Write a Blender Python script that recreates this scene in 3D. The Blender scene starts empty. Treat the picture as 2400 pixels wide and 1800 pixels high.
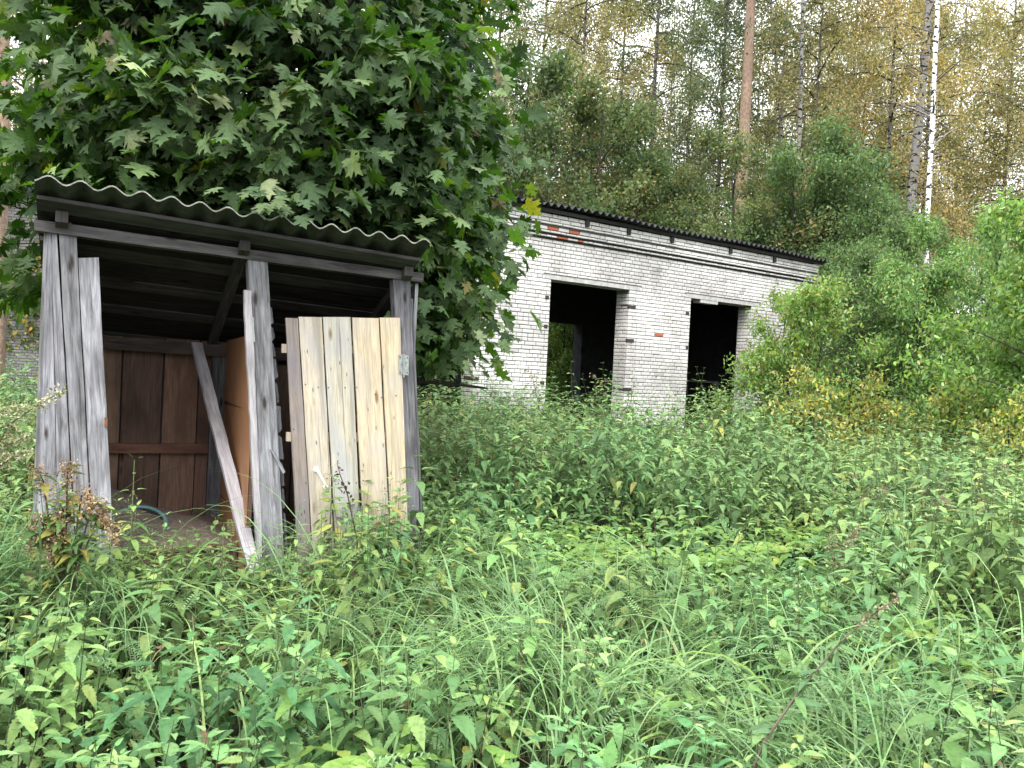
import bpy, math, random
import numpy as np
from mathutils import Vector

R = math.radians
scene = bpy.context.scene
COL = scene.collection
rnd = random.Random(7)

# ------------------------------------------------------------------ camera
EYE = 1.60
PITCH, ROLL, FPX = R(-1.0), 0.05, 1920.0
fwd = Vector((0, math.cos(PITCH), math.sin(PITCH)))
r0 = Vector((1, 0, 0))
u0 = r0.cross(fwd).normalized()
right = (r0 * math.cos(ROLL) + u0 * math.sin(ROLL)).normalized()
up = right.cross(fwd).normalized()
CAMP = Vector((0, 0, EYE))

def ray(px, py):
    return fwd + right * ((px - 1200) / FPX) - up * ((py - 900) / FPX)

def on_plane(px, py, p0, n):
    d = ray(px, py)
    t = (p0 - CAMP).dot(n) / d.dot(n)
    return CAMP + d * t

def at_depth(px, py, Y):
    d = ray(px, py)
    return CAMP + d * (Y / d.y)

def ground_x(px, Y, py=880):
    return at_depth(px, py, Y).x

cam = bpy.data.cameras.new("camera")
camo = bpy.data.objects.new("camera", cam)
COL.objects.link(camo)
from mathutils import Matrix
M = Matrix((right, up, -fwd)).transposed().to_4x4()
M.translation = CAMP
camo.matrix_world = M
cam.sensor_width = 36
cam.lens = 36 * FPX / 2400
cam.clip_end = 600
cam.clip_start = 0.05
scene.camera = camo

# ------------------------------------------------------------------ light
w = bpy.data.worlds.new("World")
scene.world = w
w.use_nodes = True
nt = w.node_tree
nt.nodes.clear()
out = nt.nodes.new("ShaderNodeOutputWorld")
bg = nt.nodes.new("ShaderNodeBackground")
sky = nt.nodes.new("ShaderNodeTexSky")
sky.sky_type = 'NISHITA'
sky.sun_disc = False
SUN_EL, SUN_ROT = R(52), R(200)
sky.sun_elevation = SUN_EL
sky.sun_rotation = SUN_ROT
sky.dust_density = 4.0
sky.air_density = 1.0
mixs = nt.nodes.new("ShaderNodeMix")
mixs.data_type = 'RGBA'
mixs.inputs[0].default_value = 0.86           # closed cloud cover over the clear sky
mixs.inputs[7].default_value = (9.8, 10.0, 10.3, 1)
nt.links.new(sky.outputs[0], mixs.inputs[6])
tcw = nt.nodes.new("ShaderNodeTexCoord")
sxw = nt.nodes.new("ShaderNodeSeparateXYZ")
mrw = nt.nodes.new("ShaderNodeMapRange")
mrw.inputs[1].default_value = 0.0; mrw.inputs[2].default_value = 1.0
mrw.inputs[3].default_value = 0.42; mrw.inputs[4].default_value = 1.65
nt.links.new(tcw.outputs["Generated"], sxw.inputs[0])
nt.links.new(sxw.outputs[2], mrw.inputs[0])
grad = nt.nodes.new("ShaderNodeMix")
grad.data_type = 'RGBA'; grad.blend_type = 'MULTIPLY'
grad.inputs[0].default_value = 1.0
nt.links.new(mixs.outputs[2], grad.inputs[6])
nt.links.new(mrw.outputs[0], grad.inputs[7])
nt.links.new(grad.outputs[2], bg.inputs[0])
bg.inputs[1].default_value = 0.12
nt.links.new(bg.outputs[0], out.inputs[0])

sl = bpy.data.lights.new("sun", 'SUN')
sl.energy = 1.1
sl.angle = R(30)
sl.color = (1.0, 0.96, 0.9)
so = bpy.data.objects.new("sun", sl)
COL.objects.link(so)
# sun direction: behind the camera, slightly left, high
az = R(200)
sd = Vector((math.sin(az) * math.cos(SUN_EL), math.cos(az) * math.cos(SUN_EL), math.sin(SUN_EL)))
so.rotation_euler = sd.to_track_quat('Z', 'Y').to_euler()
so.location = (0, -5, 12)

scene.view_settings.view_transform = 'Standard'
scene.view_settings.look = 'None'
scene.view_settings.gamma = 1
scene.view_settings.exposure = 1.72
scene.cycles.max_bounces = 6
scene.cycles.transmission_bounces = 4
scene.cycles.use_denoising = True

# ------------------------------------------------------------------ objects and tags
def tag(o, label=None, cat=None, group=None, kind=None):
    if label: o["label"] = label
    if cat: o["category"] = cat
    if group: o["group"] = group
    if kind: o["kind"] = kind
    return o

def empty(name, loc=(0, 0, 0), rz=0.0):
    o = bpy.data.objects.new(name, None)
    o.location = loc
    o.rotation_euler = (0, 0, rz)
    o.empty_display_size = 0.2
    COL.objects.link(o)
    return o

def link_mesh(name, me, mat, parent=None):
    o = bpy.data.objects.new(name, me)
    COL.objects.link(o)
    if mat is not None and len(me.materials) == 0:
        me.materials.append(mat)
    if parent is not None:
        o.parent = parent
    return o

class MB:
    """Collects faces; build() links them as ONE mesh object."""
    def __init__(self):
        self.v, self.f, self.uv, self.c, self.mi = [], [], [], [], []
    def quad(self, pts, uvs=None, col=(1, 1, 1), mi=0):
        b = len(self.v)
        for p in pts:
            self.v.append(tuple(p)); self.c.append(col)
        self.f.append(tuple(range(b, b + len(pts))))
        self.uv.append(uvs or [(0, 0)] * len(pts)); self.mi.append(mi)
    def slab(self, tl, tr, br, bl, off, nseg=8, jit=0.0015, col=(1, 1, 1), rg=rnd, capjit=0.004):
        """board: front face tl tr br bl, depth vector off; irregular edges; uv metres (across, along)"""
        tl, tr, br, bl, off = map(Vector, (tl, tr, br, bl, off))
        ou, ov = rg.uniform(0, 40), rg.uniform(0, 40)
        ln = ((tl - bl).length + (tr - br).length) / 2
        wd = max(((tl - tr).length + (bl - br).length) / 2, 1e-4)
        ax = (tr - tl).normalized(); al = (bl - tl).normalized()
        rows = []
        for i in range(nseg + 1):
            t = i / nseg
            a = tl.lerp(bl, t); b = tr.lerp(br, t)
            j1, j2 = rg.uniform(-jit, jit), rg.uniform(-jit, jit)
            a = a + ax * j1; b = b + ax * j2
            if i in (0, nseg):
                a = a + al * rg.uniform(-capjit, capjit); b = b + al * rg.uniform(-capjit, capjit)
            rows.append((a, b, b + off, a + off, t * ln + ov))
        th = off.length
        xs = [ou, ou + wd, ou + wd + th, ou + 2 * wd + th, ou + 2 * wd + 2 * th]
        for i in range(nseg):
            p, q = rows[i], rows[i + 1]
            for k in range(4):
                k2 = (k + 1) % 4
                self.quad([p[k], q[k], q[k2], p[k2]],
                          [(xs[k], p[4]), (xs[k], q[4]), (xs[k + 1], q[4]), (xs[k + 1], p[4])], col)
        p = rows[0]
        self.quad([p[0], p[1], p[2], p[3]], [(ou, ov), (ou + .02, ov), (ou + .02, ov + .002), (ou, ov + .002)], col)
        p = rows[-1]
        self.quad([p[3], p[2], p[1], p[0]], [(ou, ov), (ou + .02, ov), (ou + .02, ov + .002), (ou, ov + .002)], col)
    def beam(self, a, b, wvec, hvec, col=(1, 1, 1), nseg=4, jit=0.001, rg=rnd):
        """bar from a to b (axis at the corner), cross section wvec x hvec"""
        a, b, wvec, hvec = map(Vector, (a, b, wvec, hvec))
        self.slab(a, a + wvec, b + wvec, b, hvec, nseg, jit, col, rg, 0.001)
    def tube(self, pts, rad, n=6, col=(1, 1, 1), cap=True):
        pts = [Vector(p) for p in pts]
        rings = []
        prev = None
        L = 0
        for i, p in enumerate(pts):
            d = (pts[min(i + 1, len(pts) - 1)] - pts[max(i - 1, 0)])
            if d.length < 1e-9: d = Vector((0, 0, 1))
            d.normalize()
            if prev is None:
                x = d.orthogonal().normalized()
            else:
                x = (prev - d * prev.dot(d)).normalized()
            prev = x
            y = d.cross(x)
            if i: L += (p - pts[i - 1]).length
            b = len(self.v)
            for k in range(n):
                a = 2 * math.pi * k / n
                self.v.append(tuple(p + (x * math.cos(a) + y * math.sin(a)) * rad[i])); self.c.append(col)
            rings.append((b, L))
        for i in range(len(rings) - 1):
            b0, l0 = rings[i]; b1, l1 = rings[i + 1]
            cc = 2 * math.pi * max(rad[0], 1e-4)
            for k in range(n):
                k2 = (k + 1) % n
                self.f.append((b0 + k, b0 + k2, b1 + k2, b1 + k))
                self.uv.append([(k / n * cc, l0), ((k + 1) / n * cc, l0), ((k + 1) / n * cc, l1), (k / n * cc, l1)])
                self.mi.append(0)
        if cap and rad[-1] > 0.004:
            b1 = rings[-1][0]
            self.f.append(tuple(b1 + k for k in range(n))); self.uv.append([(0, 0)] * n); self.mi.append(0)
        if cap and rad[0] > 0.004:
            b1 = rings[0][0]
            self.f.append(tuple(b1 + n - 1 - k for k in range(n))); self.uv.append([(0, 0)] * n); self.mi.append(0)
    def mesh(self, name, mats, smooth=False):
        me = bpy.data.meshes.new(name)
        me.from_pydata(self.v, [], self.f)
        uvl = me.uv_layers.new(name="UVMap")
        flat = [c for f in self.uv for p in f for c in p]
        uvl.data.foreach_set("uv", flat)
        ca = me.color_attributes.new("Col", 'FLOAT_COLOR', 'POINT')
        ca.data.foreach_set("color", [x for c in self.c for x in (c[0], c[1], c[2], 1.0)])
        if not isinstance(mats, (list, tuple)): mats = [mats]
        for m in mats: me.materials.append(m)
        if len(mats) > 1: me.polygons.foreach_set("material_index", self.mi)
        if smooth: me.polygons.foreach_set("use_smooth", [True] * len(me.polygons))
        me.update()
        return me
    def build(self, name, mats, parent=None, smooth=False):
        return link_mesh(name, self.mesh(name, mats, smooth), None, parent)

# ------------------------------------------------------------------ materials
def new_mat(name):
    m = bpy.data.materials.new(name)
    m.use_nodes = True
    nt = m.node_tree
    nt.nodes.clear()
    o = nt.nodes.new("ShaderNodeOutputMaterial")
    return m, nt, o

class NB:
    def __init__(self, nt): self.nt = nt
    def n(self, t, **kw):
        x = self.nt.nodes.new(t)
        for k, v in kw.items(): setattr(x, k, v)
        return x
    def l(self, a, b): self.nt.links.new(a, b)
    def mapping(self, src, scale):
        m = self.n("ShaderNodeMapping")
        m.inputs["Scale"].default_value = scale
        self.l(src, m.inputs["Vector"])
        return m.outputs[0]
    def noise(self, vec, scale, detail=4, rough=0.55, dist=0.0):
        x = self.n("ShaderNodeTexNoise")
        x.inputs["Scale"].default_value = scale
        x.inputs["Detail"].default_value = detail
        x.inputs["Roughness"].default_value = rough
        x.inputs["Distortion"].default_value = dist
        if vec is not None: self.l(vec, x.inputs["Vector"])
        return x.outputs[0]
    def ramp(self, fac, stops):
        r = self.n("ShaderNodeValToRGB")
        el = r.color_ramp.elements
        while len(el) < len(stops): el.new(0.5)
        for e, (p, c) in zip(el, stops):
            e.position = p
            e.color = c if len(c) == 4 else (*c, 1)
        self.l(fac, r.inputs[0])
        return r.outputs[0]
    def mix(self, a, b, fac, blend='MIX'):
        m = self.n("ShaderNodeMix", data_type='RGBA', blend_type=blend)
        for sock, val in ((m.inputs[6], a), (m.inputs[7], b), (m.inputs[0], fac)):
            if isinstance(val, (int, float)): sock.default_value = val
            elif isinstance(val, tuple): sock.default_value = val if len(val) == 4 else (*val, 1)
            else: self.l(val, sock)
        return m.outputs[2]
    def bump(self, h, strength, dist=0.01):
        b = self.n("ShaderNodeBump")
        b.inputs["Strength"].default_value = strength
        b.inputs["Distance"].default_value = dist
        self.l(h, b.inputs["Height"])
        return b.outputs[0]
    def attr(self, name="Col"):
        return self.n("ShaderNodeAttribute", attribute_name=name).outputs[0]

def principled(b, out, col, rough=0.8, normal=None, spec=0.3, metallic=0.0):
    p = b.n("ShaderNodeBsdfPrincipled")
    if isinstance(col, tuple): p.inputs["Base Color"].default_value = (*col, 1) if len(col) == 3 else col
    else: b.l(col, p.inputs["Base Color"])
    if isinstance(rough, (int, float)): p.inputs["Roughness"].default_value = rough
    else: b.l(rough, p.inputs["Roughness"])
    p.inputs["Specular IOR Level"].default_value = spec
    p.inputs["Metallic"].default_value = metallic
    if normal is not None: b.l(normal, p.inputs["Normal"])
    b.l(p.outputs[0], out.inputs[0])
    return p

def wood_mat(name, c_lo, c_hi, crack=(0.03, 0.028, 0.03), knots=True, stain=None, crack_amt=0.5, bump=0.6, streak=None):
    m, nt, o = new_mat(name)
    b = NB(nt)
    uv = b.n("ShaderNodeTexCoord").outputs["UV"]
    warp = b.noise(b.mapping(uv, (2.0, 0.8, 1)), 2.0, 2)
    wv = b.mix(uv, warp, 0.012, 'ADD')
    g1 = b.noise(b.mapping(wv, (34, 2.6, 1)), 1.0, 6, 0.65, 0.9)
    g2 = b.noise(b.mapping(wv, (130, 7.0, 1)), 1.0, 5, 0.65)
    big = b.noise(b.mapping(uv, (3, 1.3, 1)), 1.6, 3)
    base = b.ramp(g1, [(0.3, c_lo), (0.7, c_hi)])
    base = b.mix(base, b.ramp(g2, [(0.35, (0.55, 0.55, 0.55)), (0.6, (1, 1, 1))]), 0.6, 'MULTIPLY')
    if stain:
        base = b.mix(base, (*stain, 1), b.ramp(big, [(0.45, (0, 0, 0)), (0.7, (0.85, 0.85, 0.85))]))
    else:
        base = b.mix(base, b.ramp(big, [(0.3, (0.42, 0.41, 0.40)), (0.5, (0.9, 0.88, 0.86)), (0.68, (1.15, 1.15, 1.15))]), 0.85, 'MULTIPLY')
    ck = b.noise(b.mapping(wv, (75, 0.9, 1)), 1.0, 3, 0.5, 0.3)
    cf = b.ramp(ck, [(0.30, (1, 1, 1)), (0.36, (0, 0, 0))])
    base = b.mix(base, crack, b.mix(cf, (crack_amt,) * 3, 1.0, 'MULTIPLY'))
    if streak:
        st = b.noise(b.mapping(wv, (16, 0.7, 1)), 1.0, 4, 0.6)
        base = b.mix(base, streak, b.ramp(st, [(0.52, (0, 0, 0)), (0.68, (0.75, 0.75, 0.75))]))
        v2 = b.n("ShaderNodeTexVoronoi")
        v2.inputs["Scale"].default_value = 1.0
        b.l(b.mapping(uv, (24, 5.5, 1)), v2.inputs["Vector"])
        base = b.mix(base, (0.06, 0.045, 0.035), b.ramp(v2.outputs["Distance"], [(0.05, (.9, .9, .9)), (0.11, (0, 0, 0))]))
    if knots:
        v = b.n("ShaderNodeTexVoronoi")
        v.inputs["Scale"].default_value = 1.0
        b.l(b.mapping(uv, (9, 2.6, 1)), v.inputs["Vector"])
        kf = b.ramp(v.outputs["Distance"], [(0.07, (1, 1, 1)), (0.15, (0, 0, 0))])
        base = b.mix(base, (c_lo[0] * .45, c_lo[1] * .36, c_lo[2] * .3), kf)
    col = b.mix(base, b.attr(), 1.0, 'MULTIPLY')
    h = b.mix(g2, cf, 0.5, 'SUBTRACT')
    principled(b, o, col, 0.85, b.bump(h, bump, 0.004), 0.2)
    return m

def leaf_mat(name, trans=0.35, rough=0.45, spec=0.45, tmul=(1.12, 1.2, 0.65), under=1.35):
    m, nt, o = new_mat(name)
    b = NB(nt)
    blot = b.noise(b.n("ShaderNodeTexCoord").outputs["Object"], 55, 3, 0.6)
    top = b.mix(b.attr(), b.ramp(blot, [(0.32, (0.70, 0.72, 0.66)), (0.5, (1, 1, 1)), (0.70, (1.12, 1.10, 1.0))]), 1.0, 'MULTIPLY')
    geo = b.n("ShaderNodeNewGeometry")
    hsv = b.n("ShaderNodeHueSaturation")
    hsv.inputs["Saturation"].default_value = 0.72
    hsv.inputs["Value"].default_value = under
    b.l(top, hsv.inputs["Color"])
    col = b.mix(top, hsv.outputs[0], geo.outputs["Backfacing"])
    p = b.n("ShaderNodeBsdfPrincipled")
    b.l(col, p.inputs["Base Color"])
    p.inputs["Roughness"].default_value = rough
    p.inputs["Specular IOR Level"].default_value = spec
    t = b.n("ShaderNodeBsdfTranslucent")
    b.l(b.mix(col, (*tmul, 1), 1.0, 'MULTIPLY'), t.inputs[0])
    ms = b.n("ShaderNodeMixShader")
    ms.inputs[0].default_value = trans
    b.l(p.outputs[0], ms.inputs[1]); b.l(t.outputs[0], ms.inputs[2])
    b.l(ms.outputs[0], o.inputs[0])
    return m

def bark_mat(name, c_lo, c_hi, sx=20, sz=6, bump=0.8):
    m, nt, o = new_mat(name)
    b = NB(nt)
    uv = b.n("ShaderNodeTexCoord").outputs["UV"]
    g = b.noise(b.mapping(uv, (sx, sz, 1)), 1.0, 6, 0.65, 0.6)
    big = b.noise(b.mapping(uv, (3, 0.8, 1)), 1.0, 3)
    c = b.ramp(g, [(0.35, c_lo), (0.65, c_hi)])
    c = b.mix(c, b.ramp(big, [(0.3, (0.6, 0.6, 0.6)), (0.7, (1.15, 1.1, 1.1))]), 0.8, 'MULTIPLY')
    principled(b, o, c, 0.9, b.bump(g, bump, 0.01), 0.2)
    return m

def birch_mat():
    m, nt, o = new_mat("birch_bark")
    b = NB(nt)
    uv = b.n("ShaderNodeTexCoord").outputs["UV"]
    g = b.noise(b.mapping(uv, (3.2, 9.0, 1)), 1.0, 3, 0.55, 0.6)
    f = b.noise(b.mapping(uv, (10, 50, 1)), 1.0, 3)
    base = b.ramp(f, [(0.3, (0.45, 0.44, 0.43)), (0.6, (0.78, 0.77, 0.76))])
    c = b.mix(base, (0.02, 0.019, 0.018), b.ramp(g, [(0.42, (1, 1, 1)), (0.455, (0, 0, 0))]))
    c = b.mix(c, b.attr(), 1.0, 'MULTIPLY')
    principled(b, o, c, 0.8, b.bump(g, 0.3, 0.005), 0.2)
    return m

M_GREY = wood_mat("weathered_wood", (0.095, 0.095, 0.10), (0.42, 0.42, 0.445), crack=(0.05, 0.05, 0.055))
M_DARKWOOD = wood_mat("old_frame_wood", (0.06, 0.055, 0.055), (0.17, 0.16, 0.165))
M_BROWN = wood_mat("brown_inner_boards", (0.16, 0.107, 0.080), (0.275, 0.185, 0.14), stain=(0.095, 0.064, 0.05), crack_amt=0.4)
M_PINE = wood_mat("pine_door_boards", (0.42, 0.34, 0.225), (0.61, 0.52, 0.375), crack=(0.12, 0.09, 0.07), stain=(0.36, 0.335, 0.30), crack_amt=0.6, bump=0.4, streak=(0.23, 0.205, 0.165))
M_ROUGH = wood_mat("rough_sawn_wood", (0.30, 0.285, 0.31), (0.50, 0.48, 0.51), knots=False, crack_amt=0.1, bump=1.0)

def simple_mat(name, c1, c2, scale=20, rough=0.8, bump=0.3, spec=0.3, metallic=0.0, useattr=False):
    m, nt, o = new_mat(name)
    b = NB(nt)
    co = b.n("ShaderNodeTexCoord").outputs["Object"]
    g = b.noise(co, scale, 5, 0.6)
    c = b.ramp(g, [(0.3, c1), (0.7, c2)])
    if useattr: c = b.mix(c, b.attr(), 1.0, 'MULTIPLY')
    principled(b, o, c, rough, b.bump(g, bump, 0.005), spec, metallic)
    return m

M_PANEL = simple_mat("fibreboard_panel", (0.24, 0.115, 0.055), (0.33, 0.165, 0.08), 6, 0.55, 0.05, 0.4)
M_SLATE = simple_mat("asbestos_sheet", (0.018, 0.021, 0.016), (0.055, 0.06, 0.045), 14, 0.9, 0.5)
M_SLATE_EDGE = simple_mat("asbestos_sheet_edge", (0.10, 0.11, 0.085), (0.32, 0.33, 0.28), 30, 0.9, 0.2)
M_STEEL = simple_mat("galvanised_steel", (0.22, 0.24, 0.235), (0.38, 0.40, 0.39), 60, 0.45, 0.1, 0.5, 0.6)
M_RUST = simple_mat("rusty_steel", (0.10, 0.04, 0.02), (0.22, 0.09, 0.04), 80, 0.8, 0.3)
M_WHITE = simple_mat("white_plastic", (0.6, 0.58, 0.52), (0.75, 0.73, 0.68), 50, 0.5, 0.05, 0.4)
M_TEAL = simple_mat("teal_plastic", (0.07, 0.17, 0.17), (0.12, 0.24, 0.24), 30, 0.4, 0.03, 0.5)
M_HEAP = simple_mat("sawdust", (0.08, 0.062, 0.052), (0.19, 0.15, 0.13), 55, 1.0, 1.0, 0.1)
M_ROOF2 = simple_mat("dark_roof_sheet", (0.012, 0.013, 0.014), (0.035, 0.036, 0.038), 10, 0.85, 0.4)
M_FASCIA = simple_mat("tarred_board", (0.012, 0.011, 0.011), (0.03, 0.028, 0.027), 20, 0.8, 0.3)
M_CONC = simple_mat("concrete_lintel", (0.30, 0.29, 0.28), (0.5, 0.49, 0.47), 12, 0.9, 0.4)
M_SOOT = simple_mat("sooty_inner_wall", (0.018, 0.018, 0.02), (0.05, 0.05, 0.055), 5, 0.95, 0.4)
M_BLOCK = simple_mat("charred_timber", (0.02, 0.018, 0.017), (0.06, 0.05, 0.045), 40, 0.9, 0.5)
M_STEM = leaf_mat("stem", 0.05, 0.6, 0.3)
M_LEAF = leaf_mat("leaf", 0.36, 0.55, 0.10)
M_NETTLE = leaf_mat("nettle_leaf", 0.20, 0.5, 0.16, (1.05, 1.15, 0.8))
M_GRASS = leaf_mat("grass_blade", 0.22, 0.45, 0.25, (1.05, 1.15, 0.75))
M_MAPLE = leaf_mat("maple_leaf", 0.28, 0.55, 0.10, (1.5, 1.7, 0.4), 1.05)
M_SEED = leaf_mat("seed_head", 0.15, 0.8, 0.2, (1, 1, 1))
M_BIRCH = birch_mat()
M_PINEBARK = bark_mat("pine_bark", (0.16, 0.115, 0.085), (0.33, 0.24, 0.175), 12, 9, 0.5)
M_BARK = bark_mat("dark_bark", (0.03, 0.027, 0.024), (0.085, 0.075, 0.065))

def brick_mat(name, rough=0.9):
    m, nt, o = new_mat(name)
    b = NB(nt)
    co = b.n("ShaderNodeTexCoord").outputs["Object"]
    g = b.noise(co, 60, 5, 0.6)
    g2 = b.noise(co, 1.3, 4, 0.6)
    g3 = b.noise(co, 9, 4, 0.6)
    c = b.mix(b.attr(), b.ramp(g, [(0.3, (0.82, 0.82, 0.82)), (0.6, (1, 1, 1))]), 1.0, 'MULTIPLY')
    c = b.mix(c, b.ramp(g2, [(0.28, (0.62, 0.60, 0.58)), (0.52, (0.97, 0.96, 0.95)), (0.7, (1, 1, 1))]), 0.8, 'MULTIPLY')
    c = b.mix(c, (0.12, 0.11, 0.11), b.ramp(g3, [(0.68, (0, 0, 0)), (0.8, (0.6, 0.6, 0.6))]))
    principled(b, o, c, rough, b.bump(g3, 0.5, 0.01), 0.15)
    return m
M_BRICK = brick_mat("silicate_brick")

# ------------------------------------------------------------------ numpy leaf meshes
class LM:
    """Bulk mesh of many small leaves."""
    def __init__(self): self.V, self.C, self.F = [], [], []; self.nv = 0
    def add(self, pv, pf, Rm, T, col):
        n = len(T)
        if n == 0: return
        v = np.einsum('nij,kj->nki', Rm, pv) + T[:, None, :]
        k = len(pv)
        f = pf[None, :, :] + (np.arange(n) * k)[:, None, None] + self.nv
        self.V.append(v.reshape(-1, 3)); self.F.append(f.reshape(-1, pf.shape[1]))
        self.C.append(np.repeat(col, k, axis=0)); self.nv += n * k
    def raw(self, v, f, c):
        self.V.append(v); self.F.append(f + self.nv); self.C.append(c); self.nv += len(v)
    def mesh(self, name, mat):
        me = bpy.data.meshes.new(name)
        V = np.concatenate(self.V).astype(np.float32); C = np.concatenate(self.C).astype(np.float32)
        tot = np.concatenate([np.full(len(f), f.shape[1], np.int32) for f in self.F])
        loops = np.concatenate([f.reshape(-1) for f in self.F]).astype(np.int32)
        start = np.concatenate([[0], np.cumsum(tot)[:-1]]).astype(np.int32)
        me.vertices.add(len(V)); me.vertices.foreach_set("co", V.reshape(-1))
        me.loops.add(len(loops)); me.loops.foreach_set("vertex_index", loops)
        me.polygons.add(len(tot)); me.polygons.foreach_set("loop_start", start)
        me.polygons.foreach_set("loop_total", tot)
        ca = me.color_attributes.new("Col", 'FLOAT_COLOR', 'POINT')
        ca.data.foreach_set("color", np.concatenate([C, np.ones((len(C), 1), np.float32)], 1).reshape(-1))
        me.materials.append(mat)
        me.update(calc_edges=True)
        return me
    def build(self, name, mat, parent=None):
        return link_mesh(name, self.mesh(name, mat), None, parent)

def nrm(a): return a / np.maximum(np.linalg.norm(a, axis=-1, keepdims=True), 1e-9)

def basis(d, n, s):
    x = nrm(d); y = nrm(np.cross(n, x)); z = np.cross(x, y)
    return np.stack([x, y, z], axis=-1) * np.asarray(s)[:, None, None]

def strip_leaf(xs, ws, fold, droop):
    v = []
    for x, wd in zip(xs, ws):
        z0 = -droop * x * x
        v += [(x, wd, z0 + fold * wd), (x, 0, z0), (x, -wd, z0 + fold * wd)]
    f = []
    for i in range(len(xs) - 1):
        a = 3 * i
        f += [(a, a + 1, a + 4, a + 3), (a + 1, a + 2, a + 5, a + 4)]
    return np.array(v, float), np.array(f)

def serrated(n, wmax, fold, droop):
    xs, ws = [0.0], [0.01]
    for i in range(1, n):
        t = i / n
        wv = wmax * (math.sin(math.pi * min(t * 1.0, 1) ** 0.62)) ** 0.9
        xs += [t - 0.35 / n, t]; ws += [wv * 0.98, wv * 0.74]
    xs.append(1.0); ws.append(0.004)
    return strip_leaf(xs, ws, fold, droop)

NET_HI = serrated(8, 0.245, 0.30, 0.30)
NET_LO = strip_leaf([0, .12, .32, .65, 1.0], [.02, .17, .225, .12, .004], 0.30, 0.30)
ASH = strip_leaf([0, .2, .5, .8, 1.0], [.01, .17, .22, .12, .004], 0.22, 0.2)
OVATE = strip_leaf([0, .15, .4, .7, 1.0], [.02, .25, .36, .22, .01], 0.2, 0.15)
LANCE = strip_leaf([0, .2, .5, .8, 1.0], [.01, .1, .13, .07, .003], 0.15, 0.25)
TINY = (np.array([(0, 0, 0), (.45, .32, .07), (1, 0, -.06), (.45, -.32, .07)], float), np.array([(0, 2, 1), (0, 3, 2)]))

def maple_leaf(fold=.10, curl=.30, twist=0.0):
    half = [(0.0, 0.0), (-.10, .12), (-.12, .40), (.02, .34), (.09, .50), (.17, .33), (.24, .30), (.36, .46), (.44, .70), (.52, .50),
            (.66, .56), (.58, .34), (.52, .20), (.66, .24), (.76, .34), (.80, .13), (1.08, 0.0)]
    pts = half + [(x, -y) for x, y in half[-2:0:-1]]
    v = [(0.28, 0, -0.02)]
    for x, y in pts:
        v.append((x, y, fold * abs(y) - curl * (x * x * 0.6 + y * y * 0.6) + 0.03 * math.sin(9 * y + 5 * x + fold * 20) + twist * x * y))
    n = len(pts)
    f = [(0, 1 + i, 1 + (i + 1) % n) for i in range(n)]
    return np.array(v, float), np.array(f)
MAPLES = [maple_leaf(.10, .30, 0), maple_leaf(.45, .45, .2), maple_leaf(-.25, .55, -.3), maple_leaf(.25, .1, .5)]
MAPLE = MAPLES[0]

def pinnate():
    V, F = [], []
    for i in range(9):
        x = 0.12 + i * 0.1
        L = 0.17 * (1 - 0.35 * abs(i - 4) / 4)
        for s in (1, -1):
            b = len(V); zz = -0.2 * x * x
            V += [(x, 0, zz), (x + 0.02, s * L * .5, zz + .03), (x + 0.07, s * L, zz), (x + 0.055, s * L * .45, zz + .02)]
            F.append((b, b + 1, b + 2, b + 3) if s > 0 else (b, b + 3, b + 2, b + 1))
    b = len(V)
    V += [(0, .006, 0), (0, -.006, 0), (1, -.003, -.2), (1, .003, -.2)]; F.append((b, b + 1, b + 2, b + 3))
    return np.array(V, float), np.array(F)
PINN = pinnate()

def vnoise(x, y, s, seed=0):
    """value noise, vectorised"""
    x = np.asarray(x) / s + 1000.3 + seed * 17.7; y = np.asarray(y) / s + 1000.7 + seed * 9.1
    xi, yi = np.floor(x).astype(np.int64), np.floor(y).astype(np.int64)
    xf, yf = x - xi, y - yi
    xf = xf * xf * (3 - 2 * xf); yf = yf * yf * (3 - 2 * yf)
    def h(a, b):
        k = (a * 374761393 + b * 668265263 + seed * 974634777) & 0x7fffffff
        k = ((k ^ (k >> 13)) * 1274126177) & 0x7fffffff
        return ((k ^ (k >> 16)) & 0xffff) / 65535.0
    return (h(xi, yi) * (1 - xf) + h(xi + 1, yi) * xf) * (1 - yf) + (h(xi, yi + 1) * (1 - xf) + h(xi + 1, yi + 1) * xf) * yf

def sstep(x, a, b):
    t = np.clip((np.asarray(x) - a) / (b - a), 0, 1)
    return t * t * (3 - 2 * t)

def pick_col(rng, n, pal, weights, jit=0.18):
    pal = np.array(pal, float); wts = np.array(weights, float); wts /= wts.sum()
    c = pal[rng.choice(len(pal), n, p=wts)]
    c = c * (1 + rng.uniform(-jit, jit, (n, 1)))
    return np.clip(c * (1 + rng.uniform(-0.06, 0.06, (n, 3))), 0, 1)

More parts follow.
